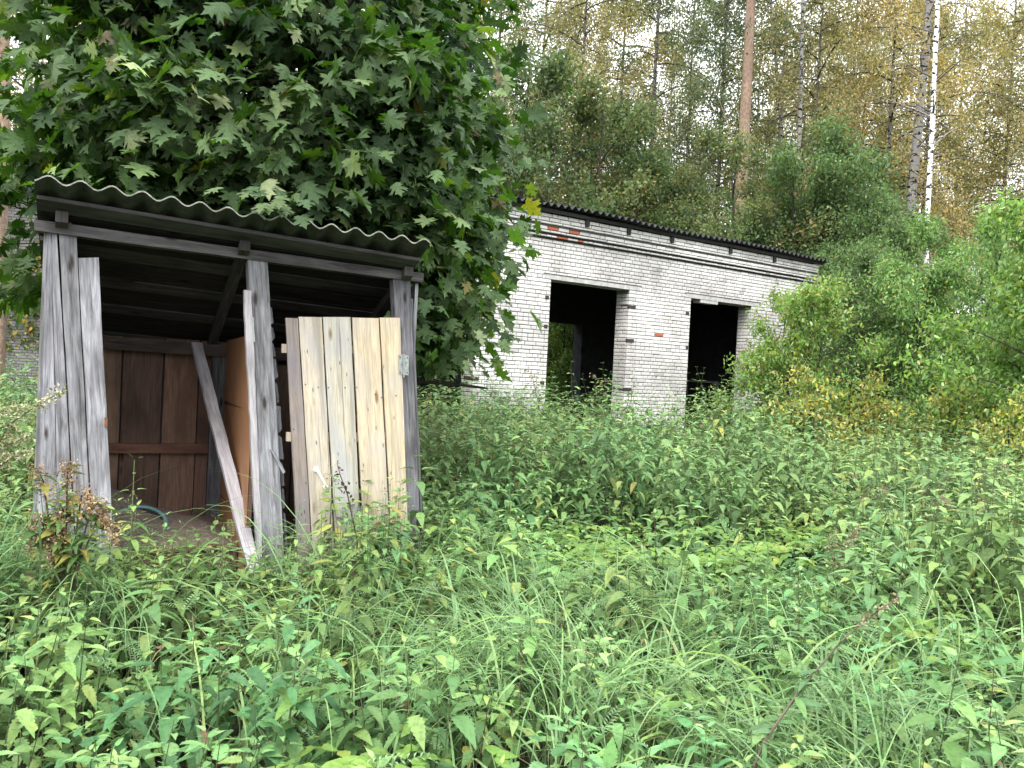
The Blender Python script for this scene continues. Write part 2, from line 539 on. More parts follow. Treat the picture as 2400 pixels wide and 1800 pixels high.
# ------------------------------------------------------------------ ground
def build_ground():
    m, nt, o = new_mat("soil")
    b = NB(nt)
    co = b.n("ShaderNodeTexCoord").outputs["Object"]
    g = b.noise(co, 6, 8, 0.65)
    c = b.ramp(g, [(0.3, (0.018, 0.02, 0.012)), (0.55, (0.035, 0.045, 0.02)), (0.75, (0.07, 0.065, 0.03))])
    principled(b, o, c, 1.0, b.bump(g, 0.8, 0.05), 0.1)
    mb = MB()
    n = 90
    xs = np.linspace(-1, 1, n + 1); xs = np.sign(xs) * np.abs(xs) ** 2.2 * 220
    vs = []
    for j in range(n + 1):
        for i in range(n + 1):
            x, y = xs[i], xs[j] + 8
            z = float(0.10 * (vnoise([x], [y], 2.3, 3)[0] - .5)) if abs(x) < 40 and abs(y) < 60 else 0
            vs.append((x, y, z - 0.03))
    mb.v = vs; mb.c = [(1, 1, 1)] * len(vs)
    for j in range(n):
        for i in range(n):
            a = j * (n + 1) + i
            mb.f.append((a, a + 1, a + n + 2, a + n + 1)); mb.uv.append([(0, 0)] * 4); mb.mi.append(0)
    g_ = mb.build("ground", m, None, True)
    tag(g_, "dark soil under the weeds", "ground", kind="structure")
build_ground()

# ------------------------------------------------------------------ outhouse
TH = R(27)
SE = Vector((math.cos(TH), math.sin(TH), 0))       # along the front
SN = Vector((-math.sin(TH), math.cos(TH), 0))      # into the shed
p = at_depth(87, 404, 4.28)
SO = Vector((p.x, p.y, 0))
ZL, ZR, RS = p.z, None, 0.42
def S(u, v, z): return SO + SE * u + SN * v + Vector((0, 0, z))
def FP(px, py, v):
    q = on_plane(px, py, S(0, v, 0), SN)
    return q
def UZ(px, py, v):
    q = FP(px, py, v) - SO
    return q.dot(SE), q.z
pr = FP(1006, 566, 0)
ROOFW = (pr - SO).dot(SE)
ZR = pr.z
def roof_z(u, v): return ZL - 0.03 + (ZR - ZL) * u / ROOFW - RS * v
def down(a, b, z):
    """extend line a->b to height z"""
    t = (z - a.z) / (b.z - a.z)
    return a.lerp(b, t)

def build_shed():
    root = empty("outhouse", SO)
    tag(root, "grey two-stall plank outhouse leaning to one side under a wavy sheet roof", "outhouse")
    inv = Vector(SO)
    def P(mb):  # parts are modelled in world metres, then shifted under the root
        mb.v = [(a[0] - inv.x, a[1] - inv.y, a[2] - inv.z) for a in mb.v]
        return mb
    # roof: two lapped corrugated sheets
    for k, (u0_, u1_, dz) in enumerate(((-0.01, 1.16, 0.0), (1.08, ROOFW + .01, 0.012))):
        mb = MB(); n = 64; nv = 8; V1 = 1.78
        th = 0.008
        def pt(u, v, t):
            wv = 0.019 * math.cos(2 * math.pi * (u - 0.055) / 0.15)
            sag = 0.006 * math.sin(3.1 * u + k)
            return S(u, v, roof_z(u, v) + wv + dz + t + sag)
        for i in range(n):
            a, b_ = u0_ + (u1_ - u0_) * i / n, u0_ + (u1_ - u0_) * (i + 1) / n
            for j in range(nv):
                c, d = V1 * j / nv, V1 * (j + 1) / nv
                mb.quad([pt(a, c, th), pt(b_, c, th), pt(b_, d, th), pt(a, d, th)], mi=0)
                mb.quad([pt(a, d, 0), pt(b_, d, 0), pt(b_, c, 0), pt(a, c, 0)], mi=0)
            mb.quad([pt(a, 0, 0), pt(b_, 0, 0), pt(b_, 0, th), pt(a, 0, th)], mi=1)
            mb.quad([pt(a, V1, th), pt(b_, V1, th), pt(b_, V1, 0), pt(a, V1, 0)], mi=1)
        for u in (u0_, u1_):
            for j in range(nv):
                c, d = V1 * j / nv, V1 * (j + 1) / nv
                mb.quad([pt(u, c, 0), pt(u, c, th), pt(u, d, th), pt(u, d, 0)], mi=0)
        P(mb).build("roof_sheet", [M_SLATE, M_SLATE_EDGE], root)
    # battens under the sheets
    for v in (0.10, 0.50, 0.85, 1.2, 1.62):
        mb = MB()
        a, b_ = -0.005, ROOFW - 0.02
        dz = -0.027
        hgt = 0.025 if v > .12 else 0.02
        mb.beam(S(a, v, roof_z(a, v) + dz), S(b_, v, roof_z(b_, v) + dz), SN * 0.11 - Vector((0, 0, RS * .11)), Vector((0, 0, -hgt)), (0.55, 0.55, 0.55))
        P(mb).build("batten", M_DARKWOOD, root)
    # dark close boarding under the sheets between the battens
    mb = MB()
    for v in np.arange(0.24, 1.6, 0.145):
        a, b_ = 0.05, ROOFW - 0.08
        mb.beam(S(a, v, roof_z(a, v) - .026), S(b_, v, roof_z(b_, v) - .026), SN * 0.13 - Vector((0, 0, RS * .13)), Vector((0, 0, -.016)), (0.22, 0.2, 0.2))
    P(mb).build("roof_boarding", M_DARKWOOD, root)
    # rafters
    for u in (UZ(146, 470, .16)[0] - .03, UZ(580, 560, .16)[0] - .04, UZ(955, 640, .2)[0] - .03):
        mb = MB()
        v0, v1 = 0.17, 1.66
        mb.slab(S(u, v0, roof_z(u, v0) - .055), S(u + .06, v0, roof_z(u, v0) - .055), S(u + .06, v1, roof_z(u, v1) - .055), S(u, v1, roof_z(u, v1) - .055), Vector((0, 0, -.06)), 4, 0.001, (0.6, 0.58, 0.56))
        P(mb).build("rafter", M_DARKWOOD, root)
    # front beam lying on the posts
    VB = 0.23
    mb = MB()
    mb.slab(FP(81, 514, VB), FP(81, 540, VB), FP(993, 662, VB), FP(993, 641, VB), SN * 0.10, 12, 0.0015, (0.9, 0.9, 0.92))
    P(mb).build("front_beam", M_DARKWOOD, root)
    # back wall beam
    mb = MB()
    mb.beam(S(0.02, 1.50, 1.70), S(ROOFW - .1, 1.50, 1.66), SN * 0.09, Vector((0, 0, -.09)), (0.75, 0.62, 0.55))
    P(mb).build("back_beam", M_DARKWOOD, root)
    # posts
    def plank(name, top, low, v, th, mat, col=(1, 1, 1), zb=0.02, parent=root, jit=0.002, nseg=10):
        """top=(x0,x1,y) low=(x0,x1,y) picture points on the plane v; runs on down to height zb"""
        tl, tr = FP(top[0], top[2], v), FP(top[1], top[2], v)
        bl, br = FP(low[0], low[2], v), FP(low[1], low[2], v)
        bl, br = down(tl, bl, zb), down(tr, br, zb)
        mb = MB()
        mb.slab(tl, tr, br, bl, SN * th, nseg, jit, col)
        return P(mb).build(name, mat, parent)
    plank("post", (580, 627, 606), (614, 663, 1249), .24, .09, M_GREY, (.82, .82, .84))
    plank("post", (922, 962, 655), (952, 986, 1270), .24, .08, M_GREY, (.62, .61, .64))
    plank("post", (150, 168, 520), (182, 202, 1148), .29, .07, M_GREY, (.5, .5, .5))
    # boards nailed beside the first stall
    plank("jamb_board", (111, 121, 546), (88, 133, 1148), .262, .022, M_GREY, (.95, .95, 1.0))
    plank("jamb_board", (121, 133, 546), (134, 168, 1148), .255, .024, M_GREY, (.98, .98, 1.02))
    plank("jamb_board", (138, 179, 547), (171, 208, 1148), .25, .024, M_GREY, (.8, .8, .82))
    plank("jamb_board", (183, 231, 604), (212, 259, 1148), .245, .024, M_GREY, (1.08, 1.08, 1.12))
    # rough batten on the middle post
    plank("post_batten", (572, 589, 680), (599, 613, 1249), .225, .05, M_ROUGH, (1.0, 1.0, 1.0), 0.25, jit=0.003, nseg=24)
    # outer edge board by the hinge post
    plank("jamb_board", (963, 968, 700), (988, 993, 1270), .26, .02, M_GREY, (.55, .55, .57))
    # notched partition ends behind the middle post
    y = 714
    while y < 1390:
        hgt = rnd.choice((38, 55, 62, 70, 48))
        xl = 631 + (y - 714) * 0.066
        wv = rnd.uniform(6, 12)
        mb = MB()
        tl, tr = FP(xl, y + 2, .30), FP(xl + wv * rnd.uniform(.75, 1), y + 2 + rnd.uniform(0, 6), .30)
        bl, br = FP(xl + 3.6, y + hgt - 2, .30), FP(xl + 3.6 + wv, y + hgt - 3 - rnd.uniform(0, 8), .30)
        mb.slab(tl, tr, br, bl, SN * .1, 5, .003, (.75, .75, .78))
        P(mb).build("partition_board_end", M_GREY, root)
        y += hgt
    # turn button on the middle post
    mb = MB()
    mb.slab(FP(634, 1054, .22), FP(646, 1062, .22), FP(669, 1106, .22), FP(664, 1111, .22), SN * .02, 3, .001, (.8, .8, .82))
    P(mb).build("turn_button", M_GREY, root)
    # latch bit on the jamb
    mb = MB()
    mb.slab(FP(245, 979, .235), FP(252, 979, .235), FP(252, 999, .235), FP(245, 999, .235), SN * .012, 1, 0)
    P(mb).build("latch", M_RUST, root)
    # walls
    UP = UZ(591, 1000, .3)[0]
    UE = UZ(966, 900, .24)[0]
    UL = UZ(128, 1000, .28)[0]
    # back wall
    mb = MB()
    cols = [(.8, .75, .75), (1.25, 1.2, 1.15), (.62, .58, .6), (1.0, .9, .85), (.8, .7, .7), (1, 1, 1), (.7, .7, .7), (.9, .85, .8), (.75, .7, .7)]
    u = UL - .1; i = 0
    while u < UE + .05:
        wd = rnd.uniform(.19, .27)
        sk = rnd.uniform(-.012, .012)
        mb.slab(S(u + sk, 1.6, 1.70), S(u + wd - .008 + sk, 1.6, 1.70), S(u + wd - .008, 1.6, .02), S(u, 1.6, .02), SN * .022, 6, .002, cols[i % 9])
        u += wd; i += 1
    P(mb).build("back_wall", M_BROWN, root)
    mb = MB()
    mb.slab(S(UL - .08, 1.624, 1.68), S(UE, 1.624, 1.66), S(UE, 1.624, .02), S(UL - .08, 1.624, .02), SN * .006, 1, 0, (.25, .25, .25))
    P(mb).build("gap_light_block", M_FASCIA, root)  # added dark sheet that stops daylight coming through the board gaps
    mb = MB()
    mb.beam(S(UL, 1.555, .93), S(UP - .1, 1.555, .925), SN * .04, Vector((0, 0, -.07)), (.9, .7, .65))
    P(mb).build("wall_rail", M_BROWN, root)
    mb = MB()
    mb.slab(S(UP - .1, 1.53, 1.62), S(UP, 1.53, 1.62), S(UP, 1.53, .02), S(UP - .1, 1.53, .02), SN * .065, 5, .002, (.42, .42, .44))
    P(mb).build("corner_post", M_GREY, root)
    # partition with fibreboard lining
    mb = MB()
    for k, (z0, z1, t) in enumerate(((1.26, 1.74, .002), (.55, 1.262, .0), (.02, .56, .003))):
        mb.slab(S(UP - .006 - t, .34, z1), S(UP - .006 - t, 1.53, z1 - .03), S(UP - .006 - t, 1.53, z0), S(UP - .006 - t, .34, z0), SE * .006, 3, .001, (1, 1, 1) if k == 1 else (.9, .85, .8))
    P(mb).build("partition_lining", M_PANEL, root)
    mb = MB()
    v = .34
    while v < 1.58:
        mb.slab(S(UP + .004, v, 1.78 - .2 * (v - .34)), S(UP + .004, v + .17, 1.78 - .2 * (v - .2)), S(UP + .004, v + .17, .02), S(UP + .004, v, .02), SE * .022, 4, .001, (.7, .7, .7))
        v += .175
    P(mb).build("partition", M_BROWN, root)
    # side walls
    for u, nm in ((UL - .09, "side_wall"), (UE + .005, "side_wall")):
        mb = MB(); v = .285
        while v < 1.6:
            zt = roof_z(u, v + .16) - .06
            mb.slab(S(u, v, zt + .03), S(u, v + .162, zt), S(u, v + .162, .02), S(u, v, .02), SE * .022, 6, .0015, rnd.choice([(1, 1, 1), (.85, .85, .85), (.7, .7, .72)]))
            v += .168
        P(mb).build(nm, M_GREY, root)
    # bench of the first stall
    mb = MB()
    for k in range(4):
        v0 = .52 + k * .265
        mb.slab(S(UL, v0, .385), S(UP - .02, v0, .385), S(UP - .02, v0 + .255, .385), S(UL, v0 + .255, .385), Vector((0, 0, -.03)), 4, .001, (.8, .75, .7))
    mb.slab(S(UL, .54, .352), S(UP - .02, .54, .352), S(UP - .02, .54, .02), S(UL, .54, .02), SN * .02, 4, .002, (.55, .5, .5))
    P(mb).build("bench", M_BROWN, root)
    mb = MB()
    for k in range(4):
        v0 = .6 + k * .245
        mb.slab(S(UP + .03, v0, .385), S(UE - .02, v0, .385), S(UE - .02, v0 + .235, .385), S(UP + .03, v0 + .235, .385), Vector((0, 0, -.03)), 4, .001, (.8, .8, .8))
    mb.slab(S(UP + .03, .62, .352), S(UE - .02, .62, .352), S(UE - .02, .62, .02), S(UP + .03, .62, .02), SN * .02, 4, .002, (.8, .8, .8))
    P(mb).build("bench", M_BROWN, root)
    # door of the second stall
    VD = .205
    mb = MB()
    bo = [((670, 698, 745), (697, 730, 1281), (.46, .46, .58)), ((700.5, 754, 742), (732.5, 783, 1281), (.95, .98, 1.08)),
          ((758, 821, 744), (787.5, 847, 1281), (.9, .98, 1.12)), ((826, 887, 744.5), (853.5, 915, 1281), (1.02, 1.02, 1.06)),
          ((891, 937, 745), (919.5, 958, 1281), (1.06, 1.04, 1.0))]
    for top, low, c in bo:
        tl, tr = FP(top[0], top[2], VD), FP(top[1], top[2], VD)
        bl, br = down(tl, FP(low[0], low[2], VD), .12), down(tr, FP(low[1], low[2], VD), .12)
        mb.slab(tl, tr, br, bl, SN * .024, 12, .0018, c)
    door = P(mb).build("door", M_PINE, root)
    for (xa, ya, xb, yb) in ((661, 806, 930, 828), (672, 1012, 940, 1036)):
        mb = MB()
        mb.slab(FP(xa, ya, VD + .026), FP(xb, ya + 3, VD + .026), FP(xb, yb, VD + .026), FP(xa, ya + 21, VD + .026), SN * .025, 3, .001, (.8, .8, .9))
        P(mb).build("door_ledge", M_PINE, door)
    # nails on the door
    # hinge
    mb = MB()
    VH = VD - .004
    mb.slab(FP(934, 832, VH), FP(946, 831, VH), FP(946, 879, VH), FP(935, 878, VH), SN * .003, 1, 0)
    mb.slab(FP(947, 831, VH), FP(958, 833, VH), FP(958, 878, VH), FP(947, 879, VH), SN * .003, 1, 0)
    hinge = P(mb).build("hinge", M_STEEL, door)
    mb = MB(); q0, q1 = FP(946.5, 829, VH - .003), FP(946.5, 884, VH - .003)
    mb.tube([q0, q1], [.006, .006], 8)
    P(mb).build("hinge_pin", M_STEEL, hinge)
    mb = MB()
    for (x, yy) in ((938, 837), (938, 872), (955, 838), (955, 873), (941, 855), (952, 850)):
        c = FP(x, yy, VH)
        mb.tube([c, c - SN * .004], [.0045, .003], 6)
    P(mb).build("hinge_screws", M_RUST, hinge)
    # slim hinge plate on the rough batten
    mb = MB()
    mb.slab(FP(590, 744, .218), FP(594, 744, .218), FP(598, 800, .218), FP(594, 800, .218), SN * .004, 2, 0)
    P(mb).build("hinge_plate", M_STEEL, root)
    # handle
    a, b_ = FP(741, 1101, VD - .004), FP(763, 1141, VD - .004)
    o_ = SN * -.035
    mb = MB()
    mb.tube([a, a + o_ * .7, a.lerp(b_, .15) + o_, a.lerp(b_, .85) + o_, b_ + o_ * .7, b_], [.009, .009, .008, .007, .008, .008], 8)
    hd = P(mb).build("handle", M_WHITE, door, True)
    for q in (a, b_):
        mb = MB()
        mb.tube([q + SN * .004, q - SN * .003], [.018, .016], 10)
        P(mb).build("handle_mount", M_WHITE, hd)
    # nail heads and dark nail streaks, one mesh
    mb = MB()
    for x0, x1, yy in ((712, 745, 905), (768, 812, 910), (836, 880, 915), (897, 930, 925), (720, 765, 1125), (785, 835, 1130), (850, 900, 1135), (915, 945, 1140), (680, 690, 1000), (690, 705, 1210)):
        for x in (x0, x1):
            c = FP(x + rnd.uniform(-4, 4), yy + rnd.uniform(-9, 9), VD - .001)
            mb.tube([c, c - SN * .002], [.0045, .004], 6)
    P(mb).build("door_nails", M_RUST, door)
    return UP, UL, UE
UP, UL, UE = build_shed()

# plank leaning inside the first stall
def leaning_plank():
    top = FP(461, 803, 1.47)
    bot = FP(596, 1330, .14)
    bot = bot + (bot - top) * ((bot.z - 0.0) / (top.z - bot.z))
    root_loc = Vector((bot.x, bot.y, 0))
    mb = MB()
    ax = (SE * 0.95 + SN * .1).normalized()
    d = (bot - top).normalized()
    wv = (ax - d * ax.dot(d)).normalized() * .078
    off = d.cross(wv).normalized() * .03
    if off.dot(SN) < 0: off = -off
    t, b_ = top - wv * .5 - root_loc, bot - wv * .5 - root_loc
    mb.slab(t, t + wv, b_ + wv, b_, off, 26, .003, (1, 1, 1))
    o = mb.build("leaning_plank", M_ROUGH)
    o.location = root_loc
    tag(o, "rough grey plank leaning slantwise inside the open left stall", "plank")
leaning_plank()

def heap_and_seat():
    mb = MB(); n = 26
    def hz(u, v):
        a = .26 * math.exp(-(((u - .40) / .30) ** 2 + ((v - 1.2) / .3) ** 2))
        b_ = .07 * math.exp(-(((u - .85) / .25) ** 2 + ((v - 1.05) / .3) ** 2))
        nz = float(vnoise([u], [v], .06, 4)[0]) * .022 + float(vnoise([u], [v], .02, 5)[0]) * .008
        edge = min(1, max(0, min(u - UL - .03, UP - .05 - u, v - .55, 1.55 - v) / .1))
        return .387 + (a + b_ + nz) * edge - .004
    c0 = S(.55, 1.1, 0)
    g = []
    for j in range(n + 1):
        for i in range(n + 1):
            u = UL + .02 + (UP - UL - .06) * i / n; v = .56 + 1.0 * j / n
            g.append(tuple(S(u, v, hz(u, v)) - c0)); 
    mb.v = g; mb.c = [(1, 1, 1)] * len(g)
    for j in range(n):
        for i in range(n):
            a = j * (n + 1) + i
            mb.f.append((a, a + 1, a + n + 2, a + n + 1)); mb.uv.append([(0, 0)] * 4); mb.mi.append(0)
    o = mb.build("sawdust_heap", M_HEAP, None, True); o.location = c0
    tag(o, "heap of brown sawdust spilling over the bench in the left stall", "sawdust heap")
    # seat ring tipped on the heap
    c = S(.60, .88, .47)
    mb = MB(); ns = 30
    ux = (SE * .92 + SN * -.25 + Vector((0, 0, -.18))).normalized()
    uy = (SN * .75 + SE * .2 + Vector((0, 0, .45))); uy = (uy - ux * uy.dot(ux)).normalized()
    pts = []
    for k in range(ns + 1):
        a = 2 * math.pi * k / ns
        pts.append(ux * (.165 * math.cos(a)) + uy * (.17 * math.sin(a)))
    mb.tube(pts, [.013] * (ns + 1), 8, cap=False)
    o = mb.build("toilet_seat", M_TEAL, None, True); o.location = c
    tag(o, "teal ring-shaped toilet seat half buried in the sawdust heap", "toilet seat")
heap_and_seat()

# ------------------------------------------------------------------ white brick garage
GA = math.atan2(.581, .814)
GE = Vector((math.cos(GA), math.sin(GA), 0)); GN = Vector((-math.sin(GA), math.cos(GA), 0))
GO = Vector((.32, 15.3, 0))
def G(s, t, z): return GO + GE * s + GN * t + Vector((0, 0, z))
def GP(px, py, t=0.0):
    q = on_plane(px, py, G(0, t, 0), GN) - GO
    return q.dot(GE), q.z

def bricks(mb, org, ex, nout, L, z0, z1, openings=(), proud=lambda z: 0.0, rg=rnd, red=(), base=0.73, headers_every=2, skipz=None, joint=0.0135):
    """real bricks laid in courses on the plane org + ex*s; openings=(s0,s1,ztop)"""
    CH = .075
    nc = int(round((z1 - z0) / CH))
    for c in range(nc):
        za = z0 + c * CH + joint * .5; zb = z0 + (c + 1) * CH - joint * .5
        zm = (za + zb) / 2
        if proud(zm) > proud(zm - CH) + .001: za += .026
        segs = [(0.0, L)]
        for (a, b_, zt) in openings:
            if zm < zt:
                ns = []
                for (p0, p1) in segs:
                    if b_ <= p0 or a >= p1: ns.append((p0, p1)); continue
                    if a > p0: ns.append((p0, a))
                    if b_ < p1: ns.append((b_, p1))
                segs = ns
        kind = rg.random()
        hdr = (c % headers_every == 0) if rg.random() < .8 else rg.random() < .4
        for (p0, p1) in segs:
            s = p0
            first = True
            while s < p1 - 0.02:
                bl = .13 if (hdr if rg.random() < .9 else not hdr) else .26
                if first and not hdr and c % 2: bl = .195
                first = False
                if any(s <= rs < s + .13 and abs(rz - zm) < CH * .5 for rs, rz in red): bl = .13
                e = min(s + bl, p1)
                if p1 - e < .05: e = p1
                a0, a1 = s + joint * .5, e - joint * .5
                pr = .004 + rg.uniform(-.003, .004) + proud(zm)
                dz = rg.uniform(-.002, .002); ch = .007
                t = base * rg.uniform(.84, 1.06) * (.93 + .14 * math.sin(zm * 3.1 + s * .7))
                col = (t, t * .972, t * .95)
                if rg.random() < .012: col = (t * .72, t * .71, t * .7)
                for (rs, rz) in red:
                    if a0 - .006 <= rs < a1 + .006 and abs(rz - zm) < CH * .5:
                        col = (.40, .12, .065)
                def q(s_, z_, o_): return org + ex * s_ + Vector((0, 0, z_ + dz)) + nout * o_
                x0, x1, y0, y1 = a0, a1, za, zb
                f = [q(x0 + ch, y0 + ch, pr), q(x1 - ch, y0 + ch, pr), q(x1 - ch, y1 - ch, pr), q(x0 + ch, y1 - ch, pr)]
                bk = [q(x0, y0, pr - .006), q(x1, y0, pr - .006), q(x1, y1, pr - .006), q(x0, y1, pr - .006)]
                dp = [q(x0, y0, -.02), q(x1, y0, -.02), q(x1, y1, -.02), q(x0, y1, -.02)]
                mb.quad(f, None, col)
                for k in range(4):
                    k2 = (k + 1) % 4
                    mb.quad([bk[k], bk[k2], f[k2], f[k]], None, col)
                    mb.quad([dp[k], dp[k2], bk[k2], bk[k]], None, col)
                s = e
    return mb

def wall_core(mb, S0, S1, t0, t1, z1, openings, col):
    """solid wall with rectangular openings (s0,s1,za,zb), butted boxes"""
    cuts = sorted(set([S0, S1] + [x for o in openings for x in o[:2]]))
    def bx(a, b_, za, zb):
        if zb - za < 1e-4 or b_ - a < 1e-4: return
        c = [G(a, t0, za), G(b_, t0, za), G(b_, t1, za), G(a, t1, za), G(a, t0, zb), G(b_, t0, zb), G(b_, t1, zb), G(a, t1, zb)]
        for f in ((0, 1, 5, 4), (1, 2, 6, 5), (2, 3, 7, 6), (3, 0, 4, 7), (4, 5, 6, 7), (3, 2, 1, 0)):
            mb.quad([c[i] for i in f], None, col)
    for a, b_ in zip(cuts[:-1], cuts[1:]):
        m = (a + b_) / 2
        hit = [o for o in openings if o[0] <= m <= o[1]]
        if not hit: bx(a, b_, 0, z1)
        else:
            o = hit[0]
            bx(a, b_, 0, o[2]); bx(a, b_, o[3], z1)

def build_garage():
    root = empty("garage", GO)
    tag(root, "derelict white brick garage with two black doorless openings", "garage")
    def P(mb):
        mb.v = [(a[0] - GO.x, a[1] - GO.y, a[2] - GO.z) for a in mb.v]; return mb
    S0, S1 = -5.15, 8.62
    ZT = 4.54
    op1a = GP(1284, 800)[0]; op1b = GP(1470, 760)[0]; op2a = GP(1616, 760)[0]; op2b = op2a + (op1b - op1a)
    pier = op2a - op1b
    op0b = GP(1106, 900)[0]; op0a = op0b - (op1b - op1a)
    ZO = 3.36
    ops = [(op0a, op0b), (op1a, op1b), (op2a, op2b)]
    red = [GP(x, y) for x, y in ((1297, 539), (1346, 546.6), (1326, 563), (1351, 568.6), (1217, 545), (1553, 790))]
    red = [(s - S0, z) for s, z in red]
    def proud(z):
        if z > 4.33: return .115
        if z > 4.19: return .08
        if z > 4.12: return .045
        return 0
    mb = MB()
    lint = [(a - S0 - .2, b_ - S0 + .2) for a, b_ in ops]
    bricks(mb, G(S0, -.012, 0), GE, -GN, S1 - S0, .04, ZT, [(a - S0, b_ - S0, ZO) for a, b_ in ops] , proud, random.Random(3), red)
    # jamb faces of the openings and the gable ends
    rg = random.Random(5)
    for a, b_ in ops:
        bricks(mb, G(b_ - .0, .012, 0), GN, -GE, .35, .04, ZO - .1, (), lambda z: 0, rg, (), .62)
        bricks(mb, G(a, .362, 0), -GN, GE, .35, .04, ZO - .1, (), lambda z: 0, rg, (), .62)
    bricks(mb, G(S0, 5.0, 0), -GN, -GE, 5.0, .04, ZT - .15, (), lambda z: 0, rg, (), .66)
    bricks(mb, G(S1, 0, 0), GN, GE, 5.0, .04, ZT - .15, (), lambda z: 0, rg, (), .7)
    P(mb).build("brickwork", M_BRICK, root)
    # corbel backing + mortar body
    mb = MB()
    mort = (.19, .185, .18)
    wall_core(mb, S0 + .004, S1 - .004, -.006, .37, ZT, [(a - .008, b_ + .008, 0, ZO) for a, b_ in ops], mort)
    c = [G(S0, -.03, 4.1)]
    P(mb).build("wall", M_BRICK, root)
    # corbel backing strips, darkened to paint in the shade of the open joints
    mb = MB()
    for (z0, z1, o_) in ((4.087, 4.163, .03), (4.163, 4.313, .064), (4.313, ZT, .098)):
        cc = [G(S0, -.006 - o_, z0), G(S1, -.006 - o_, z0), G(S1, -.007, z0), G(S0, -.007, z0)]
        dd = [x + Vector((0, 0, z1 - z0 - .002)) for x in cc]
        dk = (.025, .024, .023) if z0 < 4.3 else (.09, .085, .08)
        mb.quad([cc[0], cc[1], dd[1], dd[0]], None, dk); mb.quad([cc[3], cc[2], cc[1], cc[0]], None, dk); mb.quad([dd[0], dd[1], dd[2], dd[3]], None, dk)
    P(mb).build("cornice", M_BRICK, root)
    # lintels
    for a, b_ in ops:
        mb = MB()
        mb.slab(G(a - .17, -.022, ZO + .075), G(a - .17, -.022, ZO - .015), G(b_ + .3, -.022, ZO - .015), G(b_ + .3, -.022, ZO + .075), GN * .38, 8, .002, (1, 1, 1))
        P(mb).build("lintel", M_CONC, root)
        mb = MB()
        mb.slab(G(a - .2, -.03, ZO + .088), G(a - .2, -.03, ZO + .077), G(b_ + .33, -.03, ZO + .077), G(b_ + .33, -.03, ZO + .088), GN * .1, 8, .002, (1, 1, 1))
        P(mb).build("lintel_joint", M_BLOCK, root)
    # charred fixing blocks in the jambs
    for (px, py, wv) in ((1465, 718, .30), (1459, 797, .30), (1611, 735, .16), (1610, 814, .10), (1279, 697, .13), (1276, 765, .13), (1262, 897, .15), (1110, 887, .2), (1455, 912, .3)):
        s, z = GP(px, py)
        if abs(px - 1460) < 12: s = op1b - .004
        elif px < 1120: s = op0b - .004
        elif px > 1600: s = op2a - wv + .004
        else: s = op1a - wv + .004
        mb = MB()
        mb.slab(G(s, -.024, z + .035), G(s, -.024, z - .035), G(s + wv * .65, -.024, z - .035), G(s + wv * .65, -.024, z + .035), GN * .34, 2, .003)
        P(mb).build("fixing_block", M_BLOCK, root)
    # fascia and joists
    mb = MB()
    mb.slab(G(S0 - .1, -.19, ZT + .075), G(S0 - .1, -.19, ZT + .01), G(S1 + .1, -.19, ZT + .01), G(S1 + .1, -.19, ZT + .075), GN * .05, 20, .004)
    P(mb).build("fascia", M_FASCIA, root)
    for px, py in ((1365, 525), (1462, 545), (1563, 568), (1803, 610), (1700, 590)):
        s, _ = GP(px, py)
        mb = MB()
        mb.slab(G(s - .05, -.17, ZT + .008), G(s + .05, -.17, ZT + .008), G(s + .04, -.17, ZT - .13), G(s - .04, -.17, ZT - .13), GN * .05, 1, .002)
        P(mb).build("joist_end", M_FASCIA, root)
    # corrugated roof
    mb = MB(); pitch = .165; n = int((S1 - S0 + .3) / pitch * 8); rg = random.Random(9)
    shift = {}
    def pt(i, v, th):
        s = S0 - .15 + (S1 - S0 + .3) * i / n
        k = int(s / 1.12)
        d = shift.setdefault(k, (rg.uniform(-.012, .012), rg.uniform(-.05, .02)))
        return G(s, v + d[1] * (v < 0), ZT + .115 + .036 * math.cos(2 * math.pi * s / pitch) + th + d[0] - .03 * (v + .3) + .02 * math.sin(s * 1.3))
    for i in range(n):
        for v0, v1 in ((-.30, 1.4), (1.4, 3.2), (3.2, 5.4)):
            mb.quad([pt(i, v0, .012), pt(i + 1, v0, .012), pt(i + 1, v1, .012), pt(i, v1, .012)])
            mb.quad([pt(i, v1, 0), pt(i + 1, v1, 0), pt(i + 1, v0, 0), pt(i, v0, 0)])
        mb.quad([pt(i, -.3, 0), pt(i + 1, -.3, 0), pt(i + 1, -.3, .012), pt(i, -.3, .012)])
    P(mb).build("roof", M_ROOF2, root)
    # inside: side, rear walls, ceiling, sooty
    T1 = 4.6
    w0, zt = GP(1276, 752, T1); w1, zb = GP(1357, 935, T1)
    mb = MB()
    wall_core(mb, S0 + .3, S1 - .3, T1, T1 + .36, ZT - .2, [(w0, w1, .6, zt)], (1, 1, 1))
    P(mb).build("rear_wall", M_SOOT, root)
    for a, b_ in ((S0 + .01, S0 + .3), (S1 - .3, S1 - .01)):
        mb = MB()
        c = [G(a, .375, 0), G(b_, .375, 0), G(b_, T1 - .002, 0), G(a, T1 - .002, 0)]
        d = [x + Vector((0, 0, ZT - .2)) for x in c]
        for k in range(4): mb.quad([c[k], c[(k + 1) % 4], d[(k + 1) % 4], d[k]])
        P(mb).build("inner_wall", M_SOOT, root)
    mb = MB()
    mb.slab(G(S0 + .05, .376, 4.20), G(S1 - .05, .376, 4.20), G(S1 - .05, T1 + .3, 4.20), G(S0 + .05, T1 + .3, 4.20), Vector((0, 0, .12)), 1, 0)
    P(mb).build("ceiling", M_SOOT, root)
    mb = MB()
    mb.beam(G(S1 - .36, 2.55, 1.5), G(S1 - .36, 2.55, .05), GN * .1, GE * .05)
    mb.beam(G(S1 - .36, 2.55, 1.56), G(S1 - .36, 3.6, 1.56), Vector((0, 0, -.055)), GE * .05)
    P(mb).build("door_frame", M_CONC, root)
